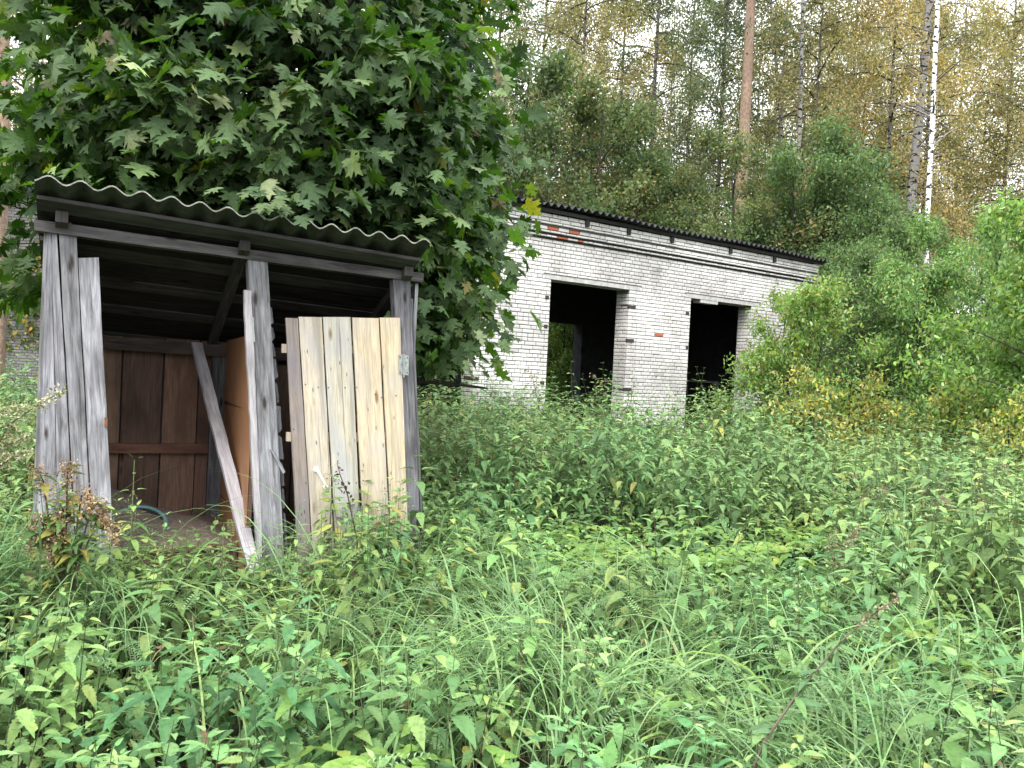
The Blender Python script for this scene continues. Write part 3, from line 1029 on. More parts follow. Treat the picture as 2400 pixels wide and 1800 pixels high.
    # hanging pipe under the second lintel
    a = G(op2a + .45, .5, ZO - .1); 
    mb = MB(); mb.tube([a, a + Vector((0, 0, -.62)) - GE * .03, a + Vector((0, 0, -.66)) + GE * .06], [.018, .016, .02], 6)
    P(mb).build("hanging_pipe", M_WHITE, root)
    mb = MB(); mb.slab(G(op2a + .3, -.015, ZO - .018), G(op2a + .85, -.015, ZO - .02), G(op2a + .8, .2, ZO - .02), G(op2a + .3, .2, ZO - .018), Vector((0, 0, -.07)), 2, .01)
    P(mb).build("broken_lintel_edge", M_CONC, root)
build_garage()

# grey brick building far left, grown over with a vine
def far_building():
    O = Vector((ground_x(-330, 21), 21, 0))
    e = Vector((1, .12, 0)).normalized(); n = Vector((-e.y, e.x, 0))
    L = 9.0
    root = empty("brick_building", O)
    tag(root, "grey brick building overgrown with yellowing creeper behind the maple", "building")
    mb = MB()
    bricks(mb, Vector((0, 0, 0)), e, -n, L, 0.2, 5.6, (), lambda z: 0, random.Random(11), (), .20)
    b0 = [Vector((0, 0, 0)) + n * .0, e * L, e * L + n * 6, n * 6]
    for k in range(4):
        p0, p1 = b0[k], b0[(k + 1) % 4]
        mb.quad([p0, p1, p1 + Vector((0, 0, 5.6)), p0 + Vector((0, 0, 5.6))], None, (.08, .08, .08))
    mb.build("wall", M_BRICK, root)
    mb = MB()
    mb.slab(-e * .2 - n * .25 + Vector((0, 0, 5.62)), e * (L + .2) - n * .25 + Vector((0, 0, 5.62)), e * (L + .2) + n * 6.2 + Vector((0, 0, 5.9)), -e * .2 + n * 6.2 + Vector((0, 0, 5.9)), Vector((0, 0, .12)), 2, 0)
    mb.build("roof", M_ROOF2, root)
    rng = np.random.default_rng(5)
    N = 6000
    s = rng.uniform(0, L, N); z = rng.uniform(.3, 5.6, N)
    keep = vnoise(s, z, .9, 2) + .25 * vnoise(s, z, .3, 6) > .58
    s, z = s[keep], z[keep]; m = len(s)
    T = np.outer(s, np.array(e)) + np.outer(-rng.uniform(.03, .15, m), np.array(n)); T[:, 2] = z
    d = rng.normal(0, .5, (m, 3)) + np.array([0, -.2, -1]); nn = rng.normal(0, .4, (m, 3)) + np.array(-n)
    lm = LM()
    lm.add(*OVATE, basis(d, nn, rng.uniform(.08, .15, m)), T, pick_col(rng, m, [(.30, .22, .05), (.12, .14, .04), (.05, .09, .03), (.25, .12, .03)], [2, 2, 4, .6]))
    vroot = lm.build("creeper_vine", M_LEAF)
    vroot.location = O
    tag(vroot, "yellow and green creeper climbing the grey brick building", "creeper")
far_building()

# ------------------------------------------------------------------ trees
def np_tube_path(p, d, L, n, droop, rng, wob=.12):
    pts = [np.array(p, float)]
    d = np.array(d, float); st = L / n
    for i in range(n):
        d = d + np.array([0, 0, -droop / n]) + rng.normal(0, wob, 3) / n ** .5 * .6
        d /= np.linalg.norm(d)
        pts.append(pts[-1] + d * st)
    return pts

def skeleton(rng, H, r0_, cb, prof, nb, elev=(.2, .8), nsub=4, droop=.5, lean=(0, 0), stems=1, spread=.0, barkcol=(1, 1, 1), tw=3, minr=.006, sides=6):
    mb = MB(); tips = []
    for s_ in range(stems):
        a = rng.uniform(0, 6.28)
        tr = []
        ln = (lean[0] + spread * math.cos(a + 2.1 * s_), lean[1] + spread * math.sin(a + 2.1 * s_))
        hh = H * (1 if s_ == 0 else rng.uniform(.7, .95))
        wob = np.cumsum(rng.normal(0, .012 * H / 10, (11, 2)), 0)
        for i in range(11):
            t = i / 10
            tr.append((ln[0] * t + wob[i, 0] * t, ln[1] * t + wob[i, 1] * t, hh * t - (.1 if i == 0 else 0)))
        rr = [r0_ * (1 - .9 * (i / 10) ** .9) + minr for i in range(11)]
        rr[0] *= 1.25
        mb.tube(tr, rr, max(sides, 8), barkcol)
        nbs = max(3, nb // stems)
        for i in range(nbs):
            f = cb + (1 - cb) * (i + rng.uniform(0, 1)) / nbs
            k = min(int(f * 10), 9); t = f * 10 - k
            p0 = np.array(tr[k]) * (1 - t) + np.array(tr[k + 1]) * t
            L = prof((f - cb) / (1 - cb)) * rng.uniform(.7, 1.25)
            az_ = i * 2.4 + rng.uniform(-.5, .5) + s_; el = rng.uniform(*elev)
            d = (math.cos(az_) * math.cos(el), math.sin(az_) * math.cos(el), math.sin(el))
            path = np_tube_path(p0, d, L, 5, droop, rng)
            rb = max(minr, min(r0_ * .32, L * .014)) 
            mb.tube(path, [rb * (1 - j / 6) + minr * .4 for j in range(6)], 5, tuple(.7 * c for c in barkcol), cap=False)
            tips.append(path[-1])
            for j in range(nsub):
                tt = rng.uniform(.25, 1.0) * 5; k2 = min(int(tt), 4)
                q = path[k2] * (1 - (tt - k2)) + path[k2 + 1] * (tt - k2)
                d2 = path[k2 + 1] - path[k2]; d2 /= np.linalg.norm(d2)
                d2 = d2 + rng.normal(0, .6, 3); d2 /= np.linalg.norm(d2)
                sp = np_tube_path(q, d2, L * rng.uniform(.25, .5), 4, droop * 1.3, rng)
                mb.tube(sp, [minr * .9, minr * .7, minr * .6, minr * .5, minr * .3], 4, tuple(.6 * c for c in barkcol), cap=False)
                for jj in range(1, 5):
                    tips.append(sp[jj])
                    if tw > 3: tips.append((sp[jj] + sp[jj - 1]) / 2)
    return mb, np.array(tips)

def crown_from(rng, tips, per, sig, size, proto, pal, wts, droop=.6, upn=.8, jit=.2, sigz=None, clumpjit=.3, hole=0.0, hs=1.1):
    if hole: tips = tips[vnoise(tips[:, 0] + .7 * tips[:, 2], tips[:, 1] + 1.1 * tips[:, 2], hs, 17) > hole]
    n = len(tips) * per
    T = np.repeat(tips, per, 0) + rng.normal(0, 1, (n, 3)) * np.array([sig, sig, sigz or sig])
    d = rng.normal(0, .7, (n, 3)); d[:, 2] -= droop
    nn = rng.normal(0, .6, (n, 3)); nn[:, 2] += upn
    ct = np.repeat(1 + rng.uniform(-clumpjit, clumpjit, (len(tips), 1)), per, 0)
    c = np.clip(pick_col(rng, n, pal, wts, jit) * ct, 0, 1)
    lm = LM()
    lm.add(*proto, basis(d, nn, rng.uniform(size * .7, size * 1.25, n)), T, c)
    return lm

OLIVE = [(.22, .20, .085), (.26, .22, .085), (.17, .18, .075), (.34, .24, .08)]
GOLD = [(.36, .26, .09), (.32, .235, .085), (.23, .205, .085), (.42, .28, .08)]
GREEN = [(.13, .17, .09), (.155, .19, .095), (.105, .14, .08), (.22, .20, .08)]
ALDER = [(0.061, 0.105, 0.041), (0.078, 0.129, 0.046), (0.102, 0.152, 0.052), (0.164, 0.156, 0.049)]
WILLOW = [(.112, .218, .056), (.146, .269, .067), (.084, .168, .050), (.269, .280, .056)]
LIME = [(.13, .25, .045), (.175, .31, .055), (.10, .195, .045), (.22, .25, .04)]
YELLOW = [(.38, .34, .06), (.25, .28, .06), (.15, .22, .055), (.40, .27, .05)]

def birch_prof(x): return .9 + 1.9 * math.sin(math.pi * min(1, x * .9 + .12)) ** .8
def tall_prof(x): return .6 + 1.5 * math.sin(math.pi * min(1, x * .85 + .15))
def bush_prof(x): return .5 + 1.25 * math.sin(math.pi * min(1, x * .8 + .2))

TREES = {}
def tree_kind(key, seed, trunkmat, skel, crown, leafmat=None):
    rng = np.random.default_rng(seed)
    mb, tips = skeleton(rng, **skel)
    lm = crown_from(rng, tips, **crown)
    TREES[key] = (mb.mesh("trunk", trunkmat, True), lm.mesh("crown", leafmat or M_LEAF))

for i, (pal, sd_) in enumerate(((OLIVE, 1), (OLIVE, 2), (GOLD, 3), (GREEN, 4), (GREEN, 5))):
    tree_kind("birch%d" % i, 20 + sd_, M_BIRCH,
              dict(H=20 + i * .7, r0_=.13, cb=(.3, .26, .2, .18, .3)[i], prof=birch_prof if i < 3 else tall_prof, nb=46, elev=(.2, .9), nsub=7, droop=.9, barkcol=(.26, .25, .24) if i == 1 else (.15, .14, .13)),
              dict(per=25, sig=.22, sigz=.36, hole=.42, hs=1.4, size=.112, proto=TINY, pal=pal, wts=[4, 3, 3, 1.2], droop=.9))
tree_kind("alder0", 40, M_BARK, dict(H=8.2, r0_=.08, cb=.12, prof=lambda x: 1.15 * bush_prof(x), nb=46, elev=(.3, 1.0), nsub=7, droop=.35, stems=3, spread=1.0),
          dict(per=21, sig=.17, hole=.24, hs=.8, size=.10, proto=TINY, pal=ALDER, wts=[4, 4, 3, .6], droop=.4))
tree_kind("alder1", 41, M_BARK, dict(H=8.8, r0_=.09, cb=.1, prof=lambda x: 1.2 * bush_prof(x), nb=50, elev=(.3, 1.0), nsub=7, droop=.35, stems=4, spread=1.3),
          dict(per=21, sig=.17, hole=.24, hs=.8, size=.10, proto=TINY, pal=[(0.081, 0.121, 0.045), (0.102, 0.140, 0.048), (0.132, 0.160, 0.054), (0.230, 0.164, 0.048)], wts=[4, 4, 3, 1.2], droop=.4))
tree_kind("willow0", 42, M_BARK, dict(H=6.4, r0_=.06, cb=.06, prof=lambda x: 1.0 * bush_prof(x), nb=54, elev=(.3, 1.1), nsub=8, droop=.3, stems=5, spread=1.1, tw=4),
          dict(per=12, sig=.15, hole=.25, hs=.7, size=.088, proto=ASH, pal=[(.065, .125, .045), (.085, .15, .05), (.15, .16, .05), (.10, .18, .05)], wts=[4, 3, 1.0, 3], droop=.5))
tree_kind("willow1", 43, M_BARK, dict(H=5.6, r0_=.05, cb=.05, prof=lambda x: .95 * bush_prof(x), nb=54, elev=(.3, 1.1), nsub=8, droop=.3, stems=5, spread=1.0, tw=4),
          dict(per=12, sig=.15, hole=.25, hs=.7, size=.085, proto=ASH, pal=WILLOW, wts=[4, 4, 3, .8], droop=.5))
tree_kind("lime0", 44, M_BARK, dict(H=4.4, r0_=.04, cb=.05, prof=lambda x: .75 * bush_prof(x), nb=44, elev=(.3, 1.1), nsub=7, droop=.3, stems=4, spread=.7, tw=4),
          dict(per=10, sig=.13, hole=.2, hs=.6, size=.09, proto=ASH, pal=LIME, wts=[4, 4, 3, 1.2], droop=.5))
tree_kind("sapling0", 46, M_BARK, dict(H=3.7, r0_=.03, cb=.12, prof=lambda x: .55 * bush_prof(x), nb=30, elev=(.3, 1.1), nsub=5, droop=.3, stems=3, spread=.45, tw=4, minr=.005),
          dict(per=8, sig=.11, size=.085, proto=ASH, pal=LIME + [(.15, .17, .05)], wts=[4, 3, 3, 2, 2], droop=.5, hole=.2, hs=.5))
tree_kind("yellow0", 45, M_BARK, dict(H=1.9, r0_=.02, cb=.1, prof=lambda x: .42 * bush_prof(x), nb=22, elev=(.2, .9), nsub=5, droop=.4, stems=3, spread=.4, minr=.004),
          dict(per=6, sig=.10, hole=.2, hs=.4, size=.08, proto=ASH, pal=YELLOW, wts=[3, 3, 4, 1], droop=.6))

def plant_tree(name, key, x, y, sc, rz, label, cat, group=None, tilt=(0, 0), sz=None):
    o = empty(name, (x, y, 0), rz)
    o.rotation_euler = (tilt[0], tilt[1], rz)
    o.scale = (sc, sc, sz or sc)
    tr, cr = TREES[key]
    link_mesh("trunk", tr, None, o); link_mesh("crown", cr, None, o)
    tag(o, label, cat, group)
    return o

# woodland behind the garage: (picture x, distance, kind, scale)
rt = random.Random(21)
wood = []
for px, Y, k, sc in ((1130, 30, 3, .95), (1235, 34, 1, 1.0), (1330, 29, 0, .92), (1420, 36, 2, 1.0), (1500, 31, 3, 1.0), (1585, 37, 4, 1.02), (1660, 33, 3, 1.0),
                     (1800, 34, 1, 1.0), (1875, 30, 0, .9), (1960, 36, 0, 1.05), (2050, 29, 2, .85), (2140, 33, 0, 1.0), (2330, 35, 2, 1.0), (2420, 31, 0, 1.0),
                     (1290, 46, 4, 1.1), (1540, 47, 1, 1.1), (1745, 43, 0, 1.05), (1850, 47, 1, 1.1), (1990, 44, 0, 1.1), (2100, 46, 1, 1.1), (2215, 42, 0, 1.1), (2380, 46, 1, 1.1), (2560, 40, 0, 1.1),
                     (60, 32, 0, .95), (-80, 36, 1, 1), (170, 40, 4, 1.0), (330, 36, 3, 1.0), (560, 34, 1, 1), (800, 36, 3, 1), (1010, 38, 0, 1)):
    side = "left of the maple" if px < 250 else ("behind the maple" if px < 1100 else "behind the garage")
    kindl = {0: "olive-leaved", 1: "brownish olive", 2: "golden-leaved", 3: "thin green-leaved", 4: "tall sparse green"}[k]
    plant_tree("birch_tree", "birch%d" % k, ground_x(px, Y), Y, sc * rt.uniform(.95, 1.05), rt.uniform(0, 6.28),
               "%s birch in the wood %s" % (kindl, side), "birch tree", "birches of the wood")

# the birches whose white trunks stand out
def trunk_tree(name, px0, py0, px1, py1, Y, r_, mat, label, cat, key=None, col=(1, 1, 1), limbs=(), crown=None, group=None, rings=26):
    """straight bare trunk through two picture points at distance Y"""
    a = at_depth(px1, py1, Y); b_ = at_depth(px0, py0, Y)
    d = (b_ - a) / (b_.z - a.z)
    base = a - d * a.z
    H = 19.0
    root = empty(name, base)
    rg = np.random.default_rng(int(px0))
    pts, rad = [], []
    wob = np.cumsum(rg.normal(0, .012, (rings + 1, 2)), 0)
    for i in range(rings + 1):
        t = i / rings
        q = d * (H * t)
        pts.append((q.x + wob[i, 0] * .6, q.y + wob[i, 1] * .6, q.z - (.1 if i == 0 else 0)))
        rad.append(r_ * (1.12 - .62 * t) * (1 + rg.uniform(-.03, .03)))
    mb = MB()
    mb.tube(pts, rad, 14, col)
    for (z0, az_, L, el, rr) in limbs:
        q = d * z0
        dd = (math.cos(az_) * math.cos(el), math.sin(az_) * math.cos(el), math.sin(el))
        path = np_tube_path((q.x, q.y, q.z), dd, L, 6, .35, rg, .2)
        mb.tube(path, [rr * (1 - j / 7) for j in range(7)], 6, (.25 * col[0], .22 * col[1], .2 * col[2]), cap=False)
    if crown: crown(root, d, rg, mb)
    mb.build("trunk", mat, root, True)
    tag(root, label, cat, group)
    return root

def thin_crown(z0, z1, rad, n, pal, wts, per=14, size=.085):
    def fn(root, d, rg, mb):
        m = n
        z = rg.uniform(z0, z1, m); a = rg.uniform(0, 6.28, m); rr = rad * rg.uniform(.15, 1, m) ** .7
        tips = np.stack([d.x * z + rr * np.cos(a), d.y * z + rr * np.sin(a), z - .25 * rr], 1)
        for t in tips[::3]:
            zb = t[2] - .1 * rad
            p0 = np.array([d.x * zb, d.y * zb, zb])
            mid = (p0 + t) / 2 + np.array([0, 0, .25])
            mb.tube([p0, mid, t], [.022, .014, .006], 4, (.16, .15, .14), cap=False)
        crown_from(rg, tips, per, .25, size, TINY, pal, wts, droop=.9, sigz=.34).build("crown", M_LEAF, root)
    return fn

trunk_tree("birch_tree", 2198, 0, 2174, 560, 23, .078, M_BIRCH, "slim birch with the brightest white trunk right of the garage", "birch tree", None, (1.1, 1.1, 1.1),
           [(9.2, 2.4, 2.2, .7, .03), (8.4, .5, 2.5, .6, .03)], thin_crown(7.5, 18, 2.0, 110, OLIVE, [4, 4, 3, 2]))
trunk_tree("birch_tree", 2165, 150, 2137, 450, 27, .18, M_BIRCH, "thick dark-barked birch just left of the brightest white trunk", "birch tree", None, (.26, .25, .24),
           [(6.6, 3.0, 2.5, .3, .04), (9, .2, 2.8, .5, .04)], thin_crown(5.5, 18, 2.6, 100, GOLD, [3, 4, 4, 1]))
trunk_tree("birch_tree", 1884, 60, 1876, 330, 29, .10, M_BIRCH, "pale birch trunk midway between the pine and the brightest white birch", "birch tree", None, (.36, .35, .34),
           [(9, 1, 2, .6, .03)], thin_crown(6.5, 18, 1.9, 90, OLIVE, [4, 4, 4, 1]))
trunk_tree("birch_tree", 1815, 100, 1832, 330, 31, .09, M_BIRCH, "thin birch leaning left next right of the orange pine trunk", "birch tree", None, (.3, .29, .28),
           [(8, 4, 2, .6, .03)], thin_crown(6, 18, 1.9, 90, GREEN + OLIVE[:2], [3, 3, 2, 2, 3, 2]))

def pine_crown(root, d, rg, mb=None):
    m = 90
    z = rg.uniform(12.5, 19, m); a = rg.uniform(0, 6.28, m); rr = 2.2 * rg.uniform(.2, 1, m)
    tips = np.stack([d.x * z + rr * np.cos(a), d.y * z + rr * np.sin(a), z + .1 * rr], 1)
    crown_from(rg, tips, 60, .25, .12, LANCE, [(.03, .06, .03), (.045, .075, .035)], [1, 1], droop=-.2).build("crown", M_LEAF, root)
trunk_tree("pine_tree", 1762, 0, 1744, 330, 28, .235, M_PINEBARK, "tall pine with bare orange-brown trunk above the garage roof", "pine tree", None, (1, 1, 1),
           [(8.4, 2.8, 3.4, 1.35, .04), (9.4, .4, .9, .8, .02), (7.6, .2, .5, .9, .02)], pine_crown)
trunk_tree("pine_tree", 6, 0, 2, 250, 18, .15, M_PINEBARK, "pine with pinkish bare trunk at the edge left of the maple", "pine tree", None, (1.25, 1.1, 1.05), (), pine_crown)

# dark pine showing between the birches
def dark_pine(px, Y, label):
    x = ground_x(px, Y)
    root = empty("pine_tree", (x, Y, 0))
    rg = np.random.default_rng(px)
    mb = MB(); mb.tube([(0, 0, -.1), (.1, 0, 8), (0, .1, 17)], [.16, .12, .03], 8); mb.build("trunk", M_BARK, root)
    m = 70
    z = rg.uniform(6.5, 17, m); a = rg.uniform(0, 6.28, m); rr = 2.4 * rg.uniform(.2, 1, m) * (1.15 - z / 20)
    tips = np.stack([rr * np.cos(a), rr * np.sin(a), z], 1)
    crown_from(rg, tips, 70, .28, .13, LANCE, [(.022, .035, .028), (.03, .045, .033)], [1, 1], droop=-.2, sigz=.16).build("crown", M_LEAF, root)
    tag(root, label, "pine tree")
dark_pine(1990, 38, "dark blue-green pine showing between the golden birches")
dark_pine(1420, 42, "dark pine deep in the wood above the garage roof")

# shrubs and young trees round the garage
def gp(s, t):
    q = G(s, t, 0); return q.x, q.y
shr = [
    ("alder_tree", "alder0", ground_x(1190, 25.5), 25.5, 1.34, .3, "dark green alder behind the roof's upper end next to the maple", "alder tree"),
    ("alder_tree", "alder1", ground_x(1370, 27), 27, 1.25, 1.9, "broad dark alder behind the middle of the garage roof", "alder tree"),
    ("alder_tree", "alder0", ground_x(1520, 28), 28, 1.30, 4.2, "dull green alder left of the orange pine trunk", "alder tree"),
    ("alder_tree", "alder1", ground_x(1680, 27), 27, .98, 3.0, "alder with a few golden leaves under the orange pine", "alder tree"),
    ("alder_tree", "alder1", ground_x(1300, 33), 33, .9, 5.0, "low alder seen through the garage's back window", "alder tree"),
    ("willow_shrub", "willow0", ground_x(1860, 24.5), 24.5, 1.38, .5, "rounded green willow rising behind the garage's lower corner", "willow"),
    ("willow_shrub", "willow0", ground_x(2010, 21), 21, 1.0, 2.5, "dark green willow directly right of the garage end", "willow"),
    ("willow_shrub", "willow0", ground_x(2075, 18), 18, .72, 5.1, "low deep green willow in the shade right of the yellow saplings", "willow"),
    ("willow_shrub", "willow1", ground_x(2235, 15.5), 15.5, .84, 1.1, "fresh green willow with yellow base standing in the weeds at right", "willow"),
    ("willow_shrub", "lime0", ground_x(2430, 12.5), 12.5, 1.0, 3.3, "brightest lime green shrub cut by the right edge of the picture", "shrub"),
    ("willow_shrub", "willow1", ground_x(2350, 18), 18, .85, 4.0, "light green willow behind the lime green shrub", "willow"),
    ("willow_shrub", "willow1", ground_x(2540, 16), 16, .9, 2.0, "light green willow outermost on the right beyond the lime shrub", "willow"),
    ("sapling", "sapling0", ground_x(1885, 13.8), 13.8, .88, .7, "light green sapling hiding the garage's right door pier", "sapling"),
    ("sapling", "sapling0", ground_x(1825, 14.6), 14.6, .85, 1.7, "dull olive sapling overlapping the garage's right opening", "sapling"),
    ("alder_tree", "alder0", ground_x(1960, 27), 27, 1.12, 2.2, "tall green alder behind the dark willow right of the garage", "alder tree"),
    ("alder_tree", "alder1", ground_x(1755, 24.5), 24.5, 1.06, .9, "green alder hiding the foot of the orange pine", "alder tree"),
    ("sapling", "sapling0", ground_x(1315, 24.0), 24.0, 1.1, .9, "pale sapling seen through the garage's back window", "sapling"),
    ("willow_shrub", "willow0", ground_x(1600, 26), 26, 1.1, 3.7, "green willow low behind the middle of the garage roof", "willow"),
    ("willow_shrub", "willow0", ground_x(1740, 25.5), 25.5, 1.1, 1.2, "green willow behind the garage roof below the orange pine", "willow"),
    ("sapling", "yellow0", ground_x(1925, 13.0), 13.0, .95, .2, "low yellow sapling at the foot of the light green sapling", "sapling"),
    ("sapling", "yellow0", ground_x(2010, 14.5), 14.5, .95, 2.2, "yellow-leaved sapling before the dark shade between the shrubs", "sapling"),
    ("sapling", "yellow0", ground_x(2250, 13.0), 13.0, .95, 4.2, "yellow sapling below the fresh green willow", "sapling"),
    ("sapling", "yellow0", ground_x(2390, 11.2), 11.2, .8, 1.2, "yellow sapling below the lime green shrub", "sapling"),
    ("alder_tree", "alder0", *gp(-3.5, 9.5), .95, 2.6, "alder hidden largely by the maple beside the garage", "alder tree"),
    ("alder_tree", "alder1", ground_x(-60, 26), 26, .7, .6, "dark alder beyond the outhouse in front of the grey building", "alder tree"),
    ("willow_shrub", "willow1", ground_x(2180, 22), 22, .95, .9, "green willow behind the white birch foot", "willow"),
]
for nm, key, x, y, sc, rz, lab, cat in shr:
    plant_tree(nm, key, x, y, sc, rz, lab, cat)

# ------------------------------------------------------------------ maple over the outhouse
def in_shed(T, m=.1):
    q = T - np.array(SO)
    u = q @ np.array(SE); v = q @ np.array(SN)
    return (u > -m) & (u < ROOFW + m) & (v > -m) & (v < 1.8 + m) & (T[:, 2] < ZL - RS * np.clip(v, 0, 2) + .10)

def build_maple():
    rng = np.random.default_rng(77)
    base = np.array([-1.95, 8.3, 0])
    root = empty("maple_tree", base)
    tag(root, "big green maple with large pointed leaves spreading over the outhouse roof", "maple tree")
    ell = [((-2.28, 7.7, 4.9), (1.84, 2.1, 2.9), 560), ((-3.05, 6.6, 3.8), (.8, 1.1, 1.4), 110), ((-.98, 7.2, 3.05), (.64, .9, 1.4), 190),
           ((-2.2, 6.3, 3.5), (1.5, .9, 1.0), 170), ((-4.1, 6.9, 2.6), (.4, .8, .6), 14), ((-.72, 7.6, 2.25), (.42, .6, .6), 38)]
    C = []
    for c, r_, n in ell:
        d = nrm(rng.normal(0, 1, (n, 3)))
        rr = rng.uniform(.45, 1.0, (n, 1)) ** .45
        C.append(np.array(c) + d * rr * np.array(r_))
    C = np.concatenate(C)
    C = C[~in_shed(C, .18)]
    C = C[C[:, 2] > .9]
    C = C[vnoise(C[:, 0] + .5 * C[:, 1], C[:, 2] + .3 * C[:, 1], .55, 31) > .20]
    # limbs
    mb = MB()
    trunk = [base * 0 + np.array([0, 0, -.1]), np.array([.03, -.05, 1.2]), np.array([.0, -.1, 2.4]), np.array([.08, -.15, 3.8]), np.array([0.0, -.2, 5.2]), np.array([-.1, -.2, 7.2])]
    mb.tube(trunk, [.15, .125, .11, .085, .06, .02], 10)
    nodes = [np.array(t) + base for t in trunk[1:]]
    for i in range(17):
        k = rng.integers(1, 5); t = rng.uniform(0, 1)
        p0 = trunk[k] * (1 - t) + trunk[k + 1 if k < 5 else 5] * t
        a = i * 2.4 + rng.uniform(-.3, .3)
        path = np_tube_path(p0, (math.cos(a) * .9, math.sin(a) * .9, rng.uniform(.15, .8)), rng.uniform(1.1, 1.9), 6, .35, rng, .12)
        mb.tube(path, [.05, .042, .034, .028, .022, .017, .01], 6, cap=False)
        nodes += [q + base for q in path[2:]]
    nodes = np.array(nodes)
    D = np.linalg.norm(C[:, None] - nodes[None], axis=2)
    near = nodes[np.argmin(D, 1)]
    for c, nd in zip(C, near):
        mid = (c + nd) / 2 + np.array([0, 0, .12]) + rng.normal(0, .05, 3)
        mb.tube([nd - base, mid - base, c - base], [.011, .008, .004], 4, cap=False)
    mb.build("trunk", M_BARK, root, True)
    # leaf sprays: pairs of leaves on twigs about each centre
    per = 30
    n = len(C) * per
    ctr = np.repeat(C, per, 0)
    outw = nrm(C - np.array([-2.0, 7.9, 3.6])); outw[:, 2] *= .4
    outw = np.repeat(nrm(outw), per, 0)
    off = rng.normal(0, 1, (n, 3)) * np.array([.25, .25, .085])
    T = ctr + off
    ldir = nrm(off + outw * .25 + rng.normal(0, .08, (n, 3)))
    T[:, 2] -= .35 * (off[:, 0] * outw[:, 0] + off[:, 1] * outw[:, 1])
    d = ldir * 1.0 + np.array([0, 0, -.55]) + rng.normal(0, .4, (n, 3))
    nn = np.array([0, 0, 1.0]) + outw * .5 + rng.normal(0, .72, (n, 3))
    sz = rng.uniform(.075, .172, n)
    col = pick_col(rng, n, [(.024, .066, .018), (.036, .090, .023), (.056, .122, .030), (.12, .195, .045), (.20, .25, .09), (.10, .055, .03), (.30, .26, .04)],
                   [5, 5, 3.5, 1.3, .3, .08, .05], .22)
    ct = np.repeat(1 + rng.uniform(-.22, .25, (len(C), 1)), per, 0)
    young = np.repeat(np.clip((np.linalg.norm((C - np.array([-2.2, 7.7, 4.6])) / np.array([2.2, 2.2, 2.9]), axis=1) - .75) * 1.6, 0, 1) * (vnoise(C[:, 0], C[:, 2], .9, 41) > .42), per)[:, None] * rng.uniform(.3, 1, (n, 1))
    col = col * (1 - young * .6) + np.array([.115, .20, .035]) * young * .6
    col = np.clip(col * ct, 0, 1)
    k = ~in_shed(T, .08)
    lm = LM()
    which = rng.integers(0, 4, n)
    for w_ in range(4):
        kk = k & (which == w_)
        lm.add(*MAPLES[w_], basis(d, nn, sz)[kk], T[kk] - base, col[kk])
    # a spray that hangs over the edge of the roof
    c = np.array(FP(655, 492, -.05)); m = 16
    o_ = rng.normal(0, 1, (m, 3)) * np.array([.13, .06, .045])
    T2 = c + o_ + np.array([0, 0, .05])
    lm.add(*MAPLE, basis(o_ + np.array([.1, -.3, -.25]), np.array([0, -.35, 1]) + rng.normal(0, .2, (m, 3)), rng.uniform(.07, .11, m)), T2 - base, pick_col(rng, m, [(.04, .09, .025), (.08, .14, .035)], [1, 1]))
    lm.build("crown", M_MAPLE, root)
build_maple()

# ------------------------------------------------------------------ weeds
def in_shed_fp(x, y, m=0.0):
    qx, qy = x - SO.x, y - SO.y
    u = qx * SE.x + qy * SE.y; v = qx * SN.x + qy * SN.y
    return (u > -.02 - m) & (u < ROOFW + m) & (v > .2 - m) & (v < 1.75 + m)
def in_garage(x, y, m=.12):
    qx, qy = x - GO.x, y - GO.y
    s = qx * GE.x + qy * GE.y; t = qx * GN.x + qy * GN.y
    return (s > -5.3) & (s < 8.8) & (t > -m) & (t < 5.2)
def garage_t(x, y): return (x - GO.x) * GN.x + (y - GO.y) * GN.y

MOUNDS = [(1080, 7.2, .55, .30), (1250, 8.0, .7, .22), (1480, 8.4, .7, .20), (1700, 7.4, .5, .25), (1900, 7.8, .8, .30), (2150, 6.2, .7, .30), (2330, 5.0, .6, .38), (2120, 4.6, .45, .22),
          (2400, 7.5, .9, .3), (1350, 3.3, .35, .16), (300, 3.3, .45, .16), (700, 2.9, .35, .14), (1050, 2.5, .3, .14), (1750, 4.4, .4, .12), (1900, 3.3, .3, .16), (60, 2.8, .4, .16), (1300, 11.5, 1.0, .2), (1750, 11.5, .9, .22), (2000, 10.0, .9, .25)]

def weed_h(x, y):
    edge = y + 1.1 * (vnoise(x, y, 1.6, 8) - .5) - .12 * x
    h = .50 + .10 * sstep(y, 3.2, 5.0) + .46 * sstep(edge, 7.3, 7.9) + .12 * sstep(y, 9.5, 12)
    h = h + .38 * sstep(x / np.maximum(y, .5), .36, .52) * sstep(y, 2.9, 4.2) * (1 - sstep(y, 8, 11))
    h = h - .26 * sstep(x / np.maximum(y, .5), .02, .12) * sstep(y, 4.4, 5.2) * (1 - sstep(y, 6.8, 7.6)) * (1 - sstep(x / np.maximum(y, .5), .34, .44))
    h = h + .12 * (1 - sstep(x, -2.6, -1.4)) * (1 - sstep(y, 4.5, 6))
    for px_, Y_, rr, dh in MOUNDS:
        cx = ground_x(px_, Y_)
        h = h + dh * np.exp(-(((x - cx) ** 2 + 1.6 * (y - Y_) ** 2) / rr ** 2))
    for cx, cy, rr, dh in ((ground_x(850, 4.5), 4.55, .32, .34), (ground_x(740, 4.3), 4.3, .25, .10), (ground_x(250, 4.0), 3.95, .45, .08), (ground_x(480, 4.15), 4.1, .4, .0), (ground_x(60, 3.9), 3.9, .5, .2),
                           (ground_x(1010, 5.6), 5.7, .45, .35), (ground_x(1100, 6.2), 6.3, .5, .2)):
        h = h + dh * np.exp(-(((x - cx) ** 2 + (y - cy) ** 2) / rr ** 2))
    return h * (1 + .35 * (vnoise(x, y, 1.1, 1) - .5))

